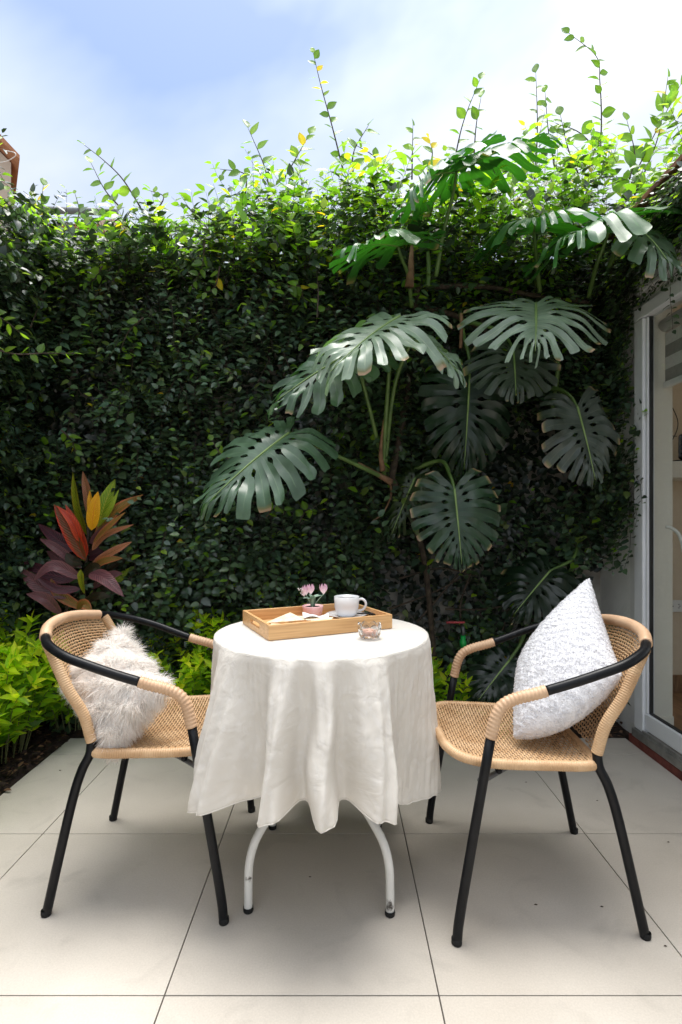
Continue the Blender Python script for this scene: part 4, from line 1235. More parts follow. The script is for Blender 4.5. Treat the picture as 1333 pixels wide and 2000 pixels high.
lime_shrub(-0.98, 2.66, 0.03, 0.22, 0.42, 'lime green shrub behind the furry pillow', 34, 80, 0.95)
lime_shrub(-0.22, 2.68, 0.05, 0.20, 0.66, 'lime green shrub peeking up behind the wooden tray', 26, 60, 1.1)
lime_shrub(0.50, 2.60, 0.0, 0.16, 0.40, 'small lime green shrub between the table and the right chair', 16, 90, 1.0)
lime_shrub(0.72, 2.55, 0.0, 0.13, 0.16, 'low lime green sprig under the arm of the right chair', 7, 40, 0.9, 0.3)

# dark leafy plants low in the back bed, right
def strap_plant(x, y, n, ln, label, colour, wd, z0=0.02, up=0.8):
    e_ = empty('shade_plant', (x, y, 0)); tag(e_, label, 'plant')
    for k in range(n):
        a = 2*math.pi*k/n + random.uniform(-.3, .3)
        l_ = ln*random.uniform(0.7, 1.1)
        d = Vector((math.cos(a), math.sin(a)*0.7-0.2, 0))
        u_ = up*random.uniform(0.6, 1.2)
        pts = [Vector((0, 0, z0)), d*l_*0.35+Vector((0, 0, z0+l_*0.6*u_)), d*l_*0.75+Vector((0, 0, z0+l_*0.75*u_)), d*l_*1.0+Vector((0, 0, z0+l_*0.55*u_))]
        me = blade_mesh('shade_leaf', pts, wd*random.uniform(.8, 1.1), Vector((0, -0.3, 1)), colour)
        link('leaf', me, e_)
    return e_
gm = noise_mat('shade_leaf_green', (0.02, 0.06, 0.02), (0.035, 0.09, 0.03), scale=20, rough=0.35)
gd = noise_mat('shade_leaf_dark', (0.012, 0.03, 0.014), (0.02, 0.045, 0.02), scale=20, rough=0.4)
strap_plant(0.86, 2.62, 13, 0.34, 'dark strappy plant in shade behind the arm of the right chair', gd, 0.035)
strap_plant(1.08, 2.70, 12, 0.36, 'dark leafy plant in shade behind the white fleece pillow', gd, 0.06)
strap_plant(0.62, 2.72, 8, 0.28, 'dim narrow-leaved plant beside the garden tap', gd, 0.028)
ph = strap_plant(1.30, 2.62, 6, 0.26, 'glossy broad-leaved plant between the right chair back and the white wall', gm, 0.10, 0.38, 0.7)
MB().tube([(0, 0, 0), (0.01, 0, 0.2), (0, 0, 0.4)], 0.008, 8).build('stem', M['bark'], ph)
link('leaf', blade_mesh('withered_leaf', [Vector((0.02, -0.04, 0.42)), Vector((0.07, -0.08, 0.40)), Vector((0.08, -0.1, 0.33))], 0.05, Vector((0, -1, 0.2)), M['sheath']), ph)

# dry leaves and twigs on the soil
LL = Leaves()
for _ in range(5200):
    if random.random() < 0.55:
        x = random.uniform(-1.75, XL-0.004); y = random.uniform(0.9, 2.8)
    else:
        x = random.uniform(XL, WX-0.02); y = random.uniform(YB+0.004, WY-0.02)
    edge = min(max(0, XL-x), 0.2)+min(max(0, y-YB), 0.2)
    z = 0.012 + min(edge, .2)*0.25 + random.uniform(-0.01, 0.012)
    c = random.choice([(0.09, 0.045, 0.025), (0.05, 0.028, 0.018), (0.14, 0.08, 0.045), (0.03, 0.02, 0.014), (0.035, 0.022, 0.016)])
    s = random.uniform(0.012, 0.04)
    LL.add((x, y, z), (random.gauss(0, 1), random.gauss(0, 1), random.gauss(0, .15)), (random.gauss(0, .5), random.gauss(0, .5), 1), s, s*random.uniform(.2, .6), c, random.uniform(-.3, .3))
tag(link('leaf_litter', LL.mesh('leaf_litter', 0.5), None, M['litter']), 'dry brown leaves and chips over the soil of the beds', 'leaf litter', kind='stuff')

# specks and crumbs lying on the tiles
SCR = ['tiny leaf scrap on the tiles behind the seat of the right chair', 'tiny leaf scrap just right of the far rear leg of the right chair',
       'tiny leaf scrap in the shadow under the right chair, left of another', 'tiny leaf scrap under the right chair beside its near rear leg',
       'tiny leaf scrap at the right picture edge beside the near rear chair leg', 'tiny leaf scrap on the tiles beside the planting bed at left',
       'tiny leaf scrap on the tiles in the shadow under the table', 'tiny leaf scrap near the right edge outside the right chair', 'tiny leaf scrap on the tiles behind the left chair seat']
for i, (px, py) in enumerate([(1028, 1528), (1167, 1564), (1047, 1767), (1176, 1771), (1306, 1645), (118, 1505), (606, 1713), (1300, 1848), (355, 1480)]):
    Yf = 1034*CAM_H/(py-1015)
    p = P(px, py, Yf)
    s = random.uniform(0.003, 0.006)
    mb = MB().add([(-s, 0, 0.0006), (0, -s*.6, 0.0012), (s, 0, 0.0006), (0, s*.6, 0.002)], [(0, 1, 2, 3)])
    mb = MB(); mb.add([(-s, 0, 0.0006), (0, -s*.6, 0.0012), (s, 0, 0.0006), (0, s*.6, 0.0006), (0, 0, 0.003)], [(0, 1, 4), (1, 2, 4), (2, 3, 4), (3, 0, 4)])
    o = mb.build('fallen_leaf', M['bark']); o.location = (p.x, p.y, 0)
    tag(o, SCR[i], 'leaf', 'leaf scraps on the tiles')

# garden tap
tp = empty('garden_tap', (P(905, 1262, 2.66).x, 2.66, 0))
tag(tp, 'garden tap with red lever and green hose connector by the wall behind the bed', 'tap')
zt = P(905, 1262, 2.66).z
MB().tube([(0, 0.14, zt+0.10), (0, 0.03, zt+0.10), (0, 0, zt+0.09), (0, 0, zt+0.05)], 0.010, 10).build('spout', M['grey_metal'], tp)
MB().lathe([(0.0, 0.055), (0.012, 0.055), (0.013, 0.03), (0.017, 0.028), (0.017, 0.0), (0.012, -0.002), (0.011, -0.02), (0.0, -0.02)], (0, 0, zt), 16).build('connector', M['tap_green'], tp)
MB().box((-0.085, -0.006, zt+0.115), (0.008, 0.006, zt+0.125)).build('lever', M['tap_red'], tp, 0.002)

# ------------------------------------------------------------------ chairs
def mir(pts): return [(x, -y, z) for x, y, z in pts]
def make_chair(label):
    t = empty('bistro_chair'); tag(t, label, 'chair', 'two woven bistro chairs at the table')
    R0 = 0.0122
    leg = [(.248, .262, 0.0), (.235, .261, .10), (.164, .256, .505)]
    armw = [(.164, .256, .505), (.152, .256, .555), (.135, .256, .585), (.105, .256, .602), (.055, .257, .616), (.030, .2585, .624)]
    arm = [(.030, .2585, .624), (-.03, .264, .645), (-.09, .266, .667), (-.16, .256, .690), (-.222, .218, .711), (-.254, .172, .722)]
    rim = [(-.254, .172, .722), (-.281, .11, .733), (-.293, .05, .739), (-.295, 0, .741), (-.293, -.05, .739), (-.281, -.11, .733), (-.254, -.172, .722)]
    rear = [(-.226, .222, 0.0), (-.195, .216, .15), (-.162, .210, .30), (-.142, .204, .37), (-.124, .197, .41), (-.120, .193, .445)]
    upr = [(-.120, .193, .445), (-.140, .198, .52), (-.184, .203, .60), (-.243, .188, .715)]
    for m_ in (lambda q: q, mir):
        q = spline(m_(leg), 6); MB().tube(q, R0, 14).build('leg', M['black_metal'], t)
        f = m_(leg)[0]; MB().lathe([(0, 0.001), (0.0125, 0.001), (0.0133, 0.004), (0.0131, 0.014), (0.0122, 0.015)], (f[0], f[1], 0), 14).build('foot_cap', M['rubber'], t)
        wrapped(MB(), spline(m_(armw), 10), R0+0.0010, 0.0098, 14, 0.0024).build('arm_wrap', M['rattan_light'], t)
        MB().tube(spline(m_(arm), 8), R0, 14).build('armrest', M['black_metal'], t)
        q = spline(m_(rear), 6); MB().tube(q, R0, 14).build('leg', M['black_metal'], t)
        f = m_(rear)[0]; MB().lathe([(0, 0.001), (0.0125, 0.001), (0.0133, 0.004), (0.0131, 0.014), (0.0122, 0.015)], (f[0], f[1], 0), 14).build('foot_cap', M['rubber'], t)
        wrapped(MB(), spline(m_(upr), 10), R0+0.001, 0.0062, 12, 0.0019).build('back_upright', M['rattan'], t)
    wrapped(MB(), spline(rim, 10), R0+0.0025, 0.0052, 14, 0.0010).build('back_rim', M['rattan_light'], t)
    # seat frame loop (a rounded trapezoid) sinking a little to the back
    def seat_z(x, y): return 0.425 - 0.010*(0.26-x)/0.39 + 0.006*max(0, (x-.15)/.1)
    loop = [(-.125, 0), (-.125, .13), (-.118, .185), (-.08, .203), (.0, .208), (.10, .212), (.175, .208), (.225, .185), (.252, .13), (.260, .06), (.261, 0)]
    lp = loop + [(x, -y) for x, y in loop[-2:0:-1]]
    lp3 = [(x, y, seat_z(x, y)) for x, y in lp]
    closed = spline([lp3[-1]] + lp3 + [lp3[0], lp3[1]], 6)[6:-6]
    wrapped(MB(), closed, 0.0118, 0.0062, 10, 0.0020).build('seat_frame', M['rattan'], t)
    # woven seat: ribbons crossing over and under, clipped to the loop
    xs_ = np.array([p[0] for p in lp[:11]]); ys_ = np.array([p[1] for p in lp[:11]])
    def half_w(x):
        return float(np.interp(x, [-.125, -.118, -.08, 0, .10, .175, .225, .252, .260], [.16, .185, .203, .208, .212, .208, .185, .13, .05]))
    def sag(x, y): return seat_z(x, y) + 0.010 - 0.022*(1-(y/.21)**2)*(1-((x-.07)/.2)**2)
    sm = MB()
    def ribbon(pts, w, th, up):
        n = len(pts); vs = []
        for i, p in enumerate(pts):
            d = (Vector(pts[min(n-1, i+1)])-Vector(pts[max(0, i-1)])).normalized()
            x = d.cross(up).normalized(); u_ = x.cross(d)
            p = Vector(p)
            vs += [p+x*w, p+u_*th, p-x*w, p-u_*th]
        fs = [(i*4+k, i*4+(k+1) % 4, (i+1)*4+(k+1) % 4, (i+1)*4+k) for i in range(n-1) for k in range(4)]
        sm.add(vs, fs, True)
    px_, py_ = 0.0088, 0.0150       # pitch of weft (along x) and warp (along y)
    nx_ = int(.375/px_); ny_ = int(.40/py_)
    for i in range(nx_+1):          # weft strands run side to side
        x = -.120 + i*px_; hw_ = half_w(x)
        pts = []; k = -hw_
        m_ = max(4, int(2*hw_/(py_/2)))
        for j in range(m_+1):
            y = -hw_ + 2*hw_*j/m_
            ph_ = math.cos(math.pi*(y/py_) + math.pi*i)
            pts.append((x, y, sag(x, y)+0.0022*ph_))
        ribbon(pts, 0.0037, 0.0013, Vector((0, 0, 1)))
    for j in range(-ny_//2, ny_//2+1):
        y = j*py_
        xr = [x for x in np.linspace(-.125, .262, 46) if half_w(x) >= abs(y)]
        if len(xr) < 4: continue
        pts = [(x, y, sag(x, y)-0.0005) for x in xr]
        ribbon(pts, 0.0021, 0.0012, Vector((0, 0, 1)))
    tag(sm.build('seat_weave', M['rattan'], t))
    # woven back: bent sheet from the seat rear up to the rim
    sm = MB()
    def back_pt(u, v):             # u -1..1 across, v 0..1 up
        top = spline(rim, 6); idx = (u*0.5+0.5)*(len(top)-1); a = int(min(len(top)-2, idx)); f = idx-a
        tp_ = top[a].lerp(top[a+1], f); tp_ = Vector((tp_.x, -tp_.y if False else tp_.y, tp_.z-0.006))
        y0 = 0.19*(-u)
        bt = Vector((-.122 - 0.022*(1-u*u), y0, .432))
        w_ = v**1.25
        p = bt.lerp(tp_, v); p.x = bt.x + (tp_.x-bt.x)*(0.45*v+0.55*w_) - 0.02*math.sin(math.pi*v)*(1-u*u)
        # follow the uprights at the sides
        return p
    NB, NW = 34, 25
    grid = {}
    for a in range(NB*1+1):
        for b in range(NW*2+1):
            grid[a, b] = back_pt(-1+2*b/(NW*2), a/NB)
    for a in range(NB+1):
        pts = []
        for b in range(NW*2+1):
            p = grid[a, b].copy()
            c_ = Vector((-1, 0, 0.4)).normalized()
            ph_ = math.cos(math.pi*b/2 + math.pi*a)
            pts.append(p + c_*0.0022*ph_)
        ribbon(pts, 0.0036, 0.0013, Vector((-1, 0, 0.3)))
    for b in range(0, NW*2+1, 2):
        ribbon([grid[a, b] for a in range(NB+1)], 0.0022, 0.0012, Vector((-1, 0, 0.3)))
    tag(sm.build('back_weave', M['rattan'], t))
    # curved metal braces under the seat
    for s in (-1, 1):
        MB().tube(spline([(.19, s*.256, .40), (.17, s*.22, .385), (.10, s*.17, .395), (.05, s*.15, .405)], 6), 0.007, 8).build('brace', M['grey_metal'], t)
    MB().tube([(-.124, -.197, .405), (-.124, .197, .405)], 0.008, 8).build('cross_bar', M['black_metal'], t)
    MB().tube([(.13, -.205, .400), (.13, .205, .400)], 0.008, 8).build('cross_bar', M['black_metal'], t)
    return t
chair = make_chair('woven rattan chair left of the table holding the shaggy furry pillow')
chair.location = (-0.549, 1.625, 0); chair.rotation_euler = (0, 0, R(1.5))
c2 = chair.copy(); COL.objects.link(c2)
for ch in list(chair.children):
    k = ch.copy(); COL.objects.link(k); k.parent = c2
c2.location = (0.552, 1.553, 0); c2.rotation_euler = (0, 0, R(180-2.5))
tag(c2, 'woven rattan chair right of the table holding the smooth white fleece pillow')

# ------------------------------------------------------------------ table, cloth
TX, TY, TZ, TR = -0.048, 1.60, 0.706, 0.318
tb = empty('garden_table', (TX, TY, 0))
tag(tb, 'round garden table with curved chipped white iron legs under the cloth', 'table')
MB().lathe([(0, .682), (TR-.01, .682), (TR-.003, .688), (TR-.003, .700), (TR-.01, .704), (0, .704)], seg=64).build('tabletop', M['white_iron'], tb)
MB().tube([(.20*math.cos(a), .20*math.sin(a), .66) for a in np.linspace(0, 2*math.pi, 40)], .008, 8).build('ring', M['white_iron'], tb)
for (fx, fy) in ((-.19, -.19), (.186, -.203), (-.172, .188), (.183, .19)):
    rr_ = math.hypot(fx, fy); ux, uy = fx/rr_, fy/rr_
    prof = [(rr_, 0.006), (rr_, .06), (rr_-.004, .13), (rr_-.028, .185), (rr_-.085, .235), (rr_-.15, .285), (rr_-.20, .35), (.045, .44), (.07, .55), (.15, .64), (.20, .68)]
    lo = MB().tube(spline([(ux*r_, uy*r_, z_) for r_, z_ in prof], 6), 0.0115, 14).build('leg', M['white_iron'], tb)
    MB().lathe([(0, .001), (.013, .001), (.0138, .006), (.0130, .014)], (fx, fy, 0), 14).build('foot_cap', M['rubber'], lo)

PK = [(-47, .125, 11), (-15.5, .118, 5.6), (2.5, .125, 5.0), (23.5, .122, 7.6), (80, .050, 22), (128, .07, 12), (160, .075, 10), (195, .075, 10), (228, .075, 11), (262, .05, 13)]
def fold(th):
    v = 0
    for c_, a_, s_ in PK:
        d = (th-c_+180) % 360 - 180
        v += a_*math.exp(-abs(d/s_)**3.4)
    return v
HZ = [(-180, .30), (-90, .30), (-52, .312), (-36, .338), (-24, .350), (-15, .352), (-7, .358), (2.5, .350), (11, .358), (23, .350), (33, .335), (48, .29), (80, .272), (110, .29), (180, .30)]
def hemz(th):
    th = (th+180) % 360-180
    return float(np.interp(th, [a for a, b in HZ], [b for a, b in HZ]))
NT = 540; NR = 64
V = []; UV = []
rad_rings = [0.0, .05, .1, .15, .2, .25, .28, .30, .31, TR]
for ri_, r_ in enumerate(rad_rings):
    for k in range(NT):
        th = -180+360*k/NT; a = R(th)
        zz_ = TZ + 0.0008*mnoise.noise(Vector((r_*math.sin(a)*25, r_*math.cos(a)*25, 2)))
        if r_ == TR: zz_ -= 0.002
        V.append((r_*math.sin(a), -r_*math.cos(a), zz_)); UV.append((r_*math.sin(a), r_*math.cos(a)))
for j in range(1, NR+1):
    t = j/NR
    for k in range(NT):
        th = -180+360*k/NT; a = R(th)
        hz = hemz(th); drop = TZ-hz
        d = t*drop
        F_ = fold(th + 2.5*mnoise.noise(Vector((th*0.04, t*2.0, 0))))
        g = (1-(1-t)**1.35)*0.75 + 0.25*t
        r_ = TR + 0.004*min(1, t*20) + (F_ - 0.024)*g
        # a soft pinch where each fold leaves the edge, and small creases
        r_ += 0.006*mnoise.noise(Vector((th*0.13, t*2.2, 1.5)))*min(1, t*4) + 0.0032*mnoise.noise(Vector((th*0.32, t*5, 7)))*min(1, t*4) + 0.0022*abs(mnoise.noise(Vector((th*0.25+t*9, t*11, 17))))*min(1, t*5) + 0.0022*mnoise.noise(Vector((th*0.75, t*3, 27)))*min(1, t*5)
        if F_ > 0.03: r_ += 0.006*math.sin(t*7+th)*g*(F_/.09)
        th2 = a + 0.03*g*mnoise.noise(Vector((th*0.05, t*1.5, 3)))
        zt_ = TZ - 0.002 - d + 0.004*mnoise.noise(Vector((th*0.2, 0, 5)))*t
        V.append((r_*math.sin(th2), -r_*math.cos(th2), zt_)); UV.append((a*TR*1.15, TR+d))
NRG = len(rad_rings)+NR
F = np.array([(i*NT+k, (i+1)*NT+k, (i+1)*NT+(k+1) % NT, i*NT+(k+1) % NT) for i in range(NRG-1) for k in range(NT)])
cm = np_mesh('tablecloth', V, [F], None, UV)
cm.materials.append(M['cloth'])
cl_ = link('tablecloth', cm); cl_.location = (TX, TY, 0)
md = cl_.modifiers.new('thick', 'SOLIDIFY'); md.thickness = 0.0012; md.offset = -1
tag(cl_, 'cream damask tablecloth with leaf pattern hanging in deep folds over the round table', 'tablecloth')
# hem: a slightly thicker rolled edge
last = V[-NT:]
hm = MB().tube([last[k % NT] for k in range(0, NT+1, 2)], 0.0015, 6, cap=False).build('hem', M['cloth'], cl_)
ZC = TZ + 0.0015

# ------------------------------------------------------------------ tray and what is on it
ta = math.atan2(.17, .36)
tr_ = empty('serving_tray', (-0.069, 1.673, ZC), ta)
tag(tr_, 'rectangular bamboo serving tray with cut-out handles on the white tablecloth', 'tray')
W2, D2, HT_ = .199, .136, .043
MB().box((-W2+.009, -D2+.009, .003), (W2-.009, D2-.009, .008)).build('base', M['bamboo'], tr_)
MB().box((-W2, -D2, 0), (W2, -D2+.009, HT_)).build('long_side', M['bamboo'], tr_, .0012)
MB().box((-W2, D2-.009, 0), (W2, D2, HT_)).build('long_side', M['bamboo'], tr_, .0012)
for s in (-1, 1):      # short side with a slot for the hand
    x0, x1 = (-W2, -W2+.009) if s < 0 else (W2-.009, W2)
    y0, y1 = -D2+.0095, D2-.0095
    hy, z0, z1 = .042, .017, .031
    outer = [(y0, 0), (y1, 0), (y1, HT_), (y0, HT_)]
    slot = [(-hy+.007*(1-math.cos(a)) if False else c_ + .007*math.cos(a), (z0+z1)/2+.007*math.sin(a)) for c_, a in
            [(-hy, R(90+22.5*i)) for i in range(9)] + [(hy, R(-90+22.5*i)) for i in range(9)]]
    bm = bmesh.new()
    ov = [bm.verts.new((x0, y, z_)) for y, z_ in outer]; iv = [bm.verts.new((x0, y, z_)) for y, z_ in slot]
    eds = [bm.edges.new((ov[i], ov[(i+1) % 4])) for i in range(4)] + [bm.edges.new((iv[i], iv[(i+1) % len(iv)])) for i in range(len(iv))]
    res = bmesh.ops.triangle_fill(bm, use_beauty=True, use_dissolve=False, edges=eds)
    fs = [f for f in bm.faces]
    ex = bmesh.ops.extrude_face_region(bm, geom=fs)
    bmesh.ops.translate(bm, vec=(x1-x0, 0, 0), verts=[v for v in ex['geom'] if isinstance(v, bmesh.types.BMVert)])
    bmesh.ops.recalc_face_normals(bm, faces=bm.faces)
    me = bpy.data.meshes.new('tray_end'); bm.to_mesh(me); bm.free()
    link('short_side', me, tr_, M['bamboo'])
ZT = ZC + .0085

mug_p = (0.030, 1.765)
sa = MB().lathe([(0, 0), (.030, 0), (.032, .003), (.052, .008), (.068, .013), (.069, .0145), (.052, .0105), (.03, .006), (0, .005)], seg=40).build('saucer', M['ceramic'])
sa.location = (*mug_p, ZT); tag(sa, 'white saucer on the bamboo tray under the mug', 'saucer')
mg = empty('mug', (*mug_p, ZT+.0065)); tag(mg, 'white ceramic mug standing on its saucer on the tray', 'mug')
MB().lathe([(0, 0), (.026, 0), (.030, .002), (.036, .012), (.0405, .030), (.0420, .065), (.0405, .0655), (.0388, .030), (.034, .012), (.026, .006), (0, .005)], seg=48).build('body', M['ceramic'], mg)
MB().tube(spline([(.039, -.004, .055), (.052, -.006, .057), (.062, -.008, .048), (.063, -.008, .035), (.054, -.006, .022), (.038, -.004, .018)], 6), .0042, 10).build('handle', M['ceramic'], mg)
coffee = MB().lathe([(0, .058), (.0395, .058)], seg=32).build('coffee', noise_mat('coffee', (.03, .012, .006), (.05, .02, .01), rough=.15), mg)

sp = empty('spoon', (0.088, 1.745, ZT+.016), R(-28)); tag(sp, 'black spoon resting on the saucer beside the mug', 'spoon')
MB().tube([(-.03, 0, .0), (0.02, 0, .003), (.065, 0, .006)], [.0022, .0024, .0042], 8).build('handle', M['black_steel'], sp)
MB().lathe([(0, 0), (.006, .001), (.0105, .004), (.011, .0055), (.006, .003), (0, .002)], (-.04, 0, -.002), 16).build('bowl', M['black_steel'], sp)

fp = empty('flower_pot', (-0.083, 1.762, ZT)); tag(fp, 'small pink pot of pale pink artificial tulips on the tray', 'flower pot')
MB().lathe([(0, 0), (.026, 0), (.029, .003), (.034, .033), (.0355, .040), (.0345, .0415), (.0315, .038), (.0, .036)], seg=32).build('pot', M['pot_pink'], fp)
MB().lathe([(0, .0375), (.018, .0385), (.030, .0365)], seg=20).build('soil', M['soil'], fp)
gl = noise_mat('tulip_leaf', (.22, .36, .26), (.36, .50, .38), scale=40, rough=.5)
for k in range(11):
    a = 2*math.pi*k/11 + .3; l_ = random.uniform(.045, .062)
    d = Vector((math.cos(a), math.sin(a), 0)); s = random.uniform(.35, 1.0)
    pts = [Vector((0, 0, .036)) + d*.006, Vector((0, 0, .036+l_*.55)) + d*l_*.22*s, Vector((0, 0, .036+l_*.85*(1-.25*s))) + d*l_*.75*s]
    link('leaf', blade_mesh('tulip_leaf', pts, .013, Vector((0, 0, 1))-d*.5+Vector((0, -.3, 0)), gl), fp)
pm = M['petal']
def tulip(c_, top, r_):
    st_ = MB().tube(spline([Vector((0, 0, .036)), Vector((c_[0]*.5, c_[1]*.5, .06)), Vector((*c_, top-.018))], 5), .0014, 6).build('stem', gl, fp)
    V_, F_, C_ = [], [], []
    for q in range(6):
        a0 = q*math.pi/3 + (.2 if q % 2 else 0)
        n0 = len(V_)
        for i in range(6):
            t = i/5
            rr2 = r_*(math.sin(t*2.3)*.95+.12)*(1.0 if q % 2 else .88)
            zz2 = top-.018 + .034*t
            ww = math.sin(math.pi*min(1, t*.9+.08))*.62*(1-.15*t)
            for s in (-1, 0, 1):
                a = a0 + s*ww
                V_.append((c_[0]+rr2*math.cos(a), c_[1]+rr2*math.sin(a), zz2))
                kx = t
                C_.append((.88, .56+.25*(1-kx), .72+.12*(1-kx)))
        F_ += [(n0+i*3+j, n0+i*3+j+1, n0+(i+1)*3+j+1, n0+(i+1)*3+j) for i in range(5) for j in range(2)]
    me = np_mesh('tulip_petals', V_, [np.array(F_)], C_)
    link('flower', me, fp, pm)
tulip((-.022, .0), .094, .012); tulip((-.006, -.012), .098, .0125); tulip((.036, -.004), .098, .0135); tulip((-.030, .012), .088, .010)
wp = MB()
for k in range(9):
    a = random.uniform(0, 6.28)
    c_ = Vector((-.042+random.gauss(0, .006), random.gauss(0, .006), .086+random.gauss(0, .008)))
    wp.lathe([(0, 0), (.0022, .001), (.003, .003), (0, .004)], c_, 8)
wp.build('blossom', M['napkin'], fp)

# bread on the tray, in tray coordinates
def bread(name, label, loc, rz, rx, ry, shape):
    b_ = empty(name, (0, 0, 0)); tag(b_, label, 'bread')
    m_ = Matrix.Translation(Vector((-0.069, 1.673, ZT))) @ Matrix.Rotation(ta, 4, 'Z') @ Matrix.Translation(Vector(loc)) @ Matrix.Rotation(rz, 4, 'Z') @ Matrix.Rotation(ry, 4, 'Y') @ Matrix.Rotation(rx, 4, 'X')
    b_.matrix_basis = m_
    n = len(shape); th = .011
    mb = MB(); vs = [(x, y, z_) for z_ in (0, th) for x, y in shape]
    mb.add(vs, [tuple(range(n-1, -1, -1)), tuple(range(n, 2*n))] + [(i, (i+1) % n, n+(i+1) % n, n+i) for i in range(n)])
    mb.build('slice', M['bread'], b_, .002)
    mb = MB()
    big = [(x*1.035, y*1.035) for x, y in shape]
    vs = [(x, y, z_) for z_ in (.001, th-.001) for x, y in big]
    mb.add(vs, [(i, (i+1) % n, n+(i+1) % n, n+i) for i in range(n)] ); mb.build('crust', M['crust'], b_)
    return b_
tri_ = [(-.062, -.034), (.068, -.032), (.0, .050)]
rect_ = [(-.062, -.020), (.062, -.020), (.064, .020), (-.060, .020)]
bread('toast_slice', 'pale toast triangle lying at the left end of the tray', (-.125, -.02, .001), R(10), 0, 0, tri_)
bread('toast_slice', 'pale toast triangle propped on top of the other slices on the tray', (-.095, .005, .014), R(-35), R(10), R(-6), tri_)
bread('toast_slice', 'toasted bread finger in front of the pink flower pot', (-.012, .0, .006), R(-38), R(8), R(0), rect_)
bread('toast_slice', 'toasted bread finger lowest in the tray, half covered by another', (-.045, -.045, .001), R(-20), 0, 0, rect_)
nk = MB()
nv = []; nf = []
for i in range(13):
    for j in range(9):
        u, v = i/12, j/8
        nv.append((-.03+.085*u, .0+.05*v, .013+.012*math.sin(u*5+v*2)*.6+.006*math.sin(v*9)))
nf = [(i*9+j, (i+1)*9+j, (i+1)*9+j+1, i*9+j+1) for i in range(12) for j in range(8)]
nk.add(nv, nf, True)
no = nk.build('napkin', M['napkin']); no.matrix_basis = Matrix.Translation(Vector((-0.069, 1.673, ZT+.004))) @ Matrix.Rotation(ta-.3, 4, 'Z') @ Matrix.Translation(Vector((-.01, -.01, 0)))
tag(no, 'crumpled white paper napkin among the bread on the tray', 'napkin')

# cut-glass tealight holder
cg = empty('candle_holder', (0.090, 1.498, ZC)); tag(cg, 'small cut glass tealight holder in front of the tray', 'candle holder')
mb = MB(); seg = 48; rows = [(0, .001), (.021, .001), (.026, .004), (.031, .016), (.0335, .030), (.033, .040)]
inn = [(.0290, .040), (.0285, .028), (.024, .014), (0, .010)]
vs = []
allr = rows+inn
for i, (r_, z_) in enumerate(allr):
    for k in range(seg):
        a = 2*math.pi*k/seg
        lob = abs(math.sin(a*4))
        rr2 = r_*(1+.05*(lob-.5)) if 1 < i < 6 else r_
        zz2 = z_ + (.009*(lob-.6) if i in (5, 6) else (0.004*math.sin(a*16) if i == 3 else 0))
        vs.append((rr2*math.cos(a), rr2*math.sin(a), zz2))
fs = [(i*seg+k, i*seg+(k+1) % seg, (i+1)*seg+(k+1) % seg, (i+1)*seg+k) for i in range(len(allr)-1) for k in range(seg)]
mb.add(vs, fs, False); mb.build('glass_body', M['crystal'], cg)
MB().lathe([(0, .0115), (.0165, .0115), (.017, .013), (.017, .022), (.0155, .023), (0, .0225)], seg=24).build('tealight', M['wax'], cg)
MB().tube([(0, 0, .0225), (.0005, 0, .027)], .0007, 6).build('wick', M['bark'], cg)

# ------------------------------------------------------------------ pillows
def pillow_grid(T_, Lc, B_, Rc, thick, n=36, pinch=.10, low=0.0):
    """corner points T, L, B, R; returns front/back surface points and normals"""
    cen = (T_+Lc+B_+Rc)/4
    nrm = (B_-T_).cross(Rc-Lc).normalized()
    if nrm.y > 0 or (abs(nrm.y) < .1 and nrm.z < 0): nrm = -nrm
    def pos(u, v, s):
        # u,v in -1..1 : corners T(-1,1) L(-1,-1) B(1,-1) R(1,1)
        uu = u*(1-pinch*(1-v*v)*1.0); vv = v*(1-pinch*(1-u*u)*1.0)
        a = (1-uu)/2; b = (1+uu)/2; c_ = (1+vv)/2; d = (1-vv)/2
        p = T_*(a*c_) + Lc*(a*d) + B_*(b*d) + Rc*(b*c_)
        if low: p = p + ((B_+Rc)/2-cen).normalized()*low*(1-v*v)*max(0, u)**2 + Vector((0.012, 0, -0.012))*0
        h = thick*max(0, (1-u*u)*(1-v*v))**.48
        return p + nrm*h*s
    return pos, nrm, cen

def pillow_mesh(pos, n=40, back=.8, name='pillow', disp=0.0, fr=30):
    V_, F_ = [], []
    for s in (1, -back):
        n0 = len(V_)
        for i in range(n+1):
            for j in range(n+1):
                u, v = -1+2*i/n, -1+2*j/n
                p = pos(u, v, s)
                if disp:
                    k = disp*(fbm(p.x*fr, p.y*fr, p.z*fr))
                    p = p + (p-pos(u, v, 0)).normalized()*k if (p-pos(u, v, 0)).length > 1e-5 else p
                V_.append(p)
        q = [(n0+i*(n+1)+j, n0+i*(n+1)+j+1, n0+(i+1)*(n+1)+j+1, n0+(i+1)*(n+1)+j) for i in range(n) for j in range(n)]
        if s > 0: q = [f[::-1] for f in q]
        F_ += q
    bm = bmesh.new()
    vs = [bm.verts.new(v) for v in V_]
    for f in F_: bm.faces.new([vs[i] for i in f]).smooth = True
    bmesh.ops.remove_doubles(bm, verts=bm.verts, dist=1e-5)
    bmesh.ops.recalc_face_normals(bm, faces=bm.faces)
    me = bpy.data.meshes.new(name); bm.to_mesh(me); bm.free()
    return me

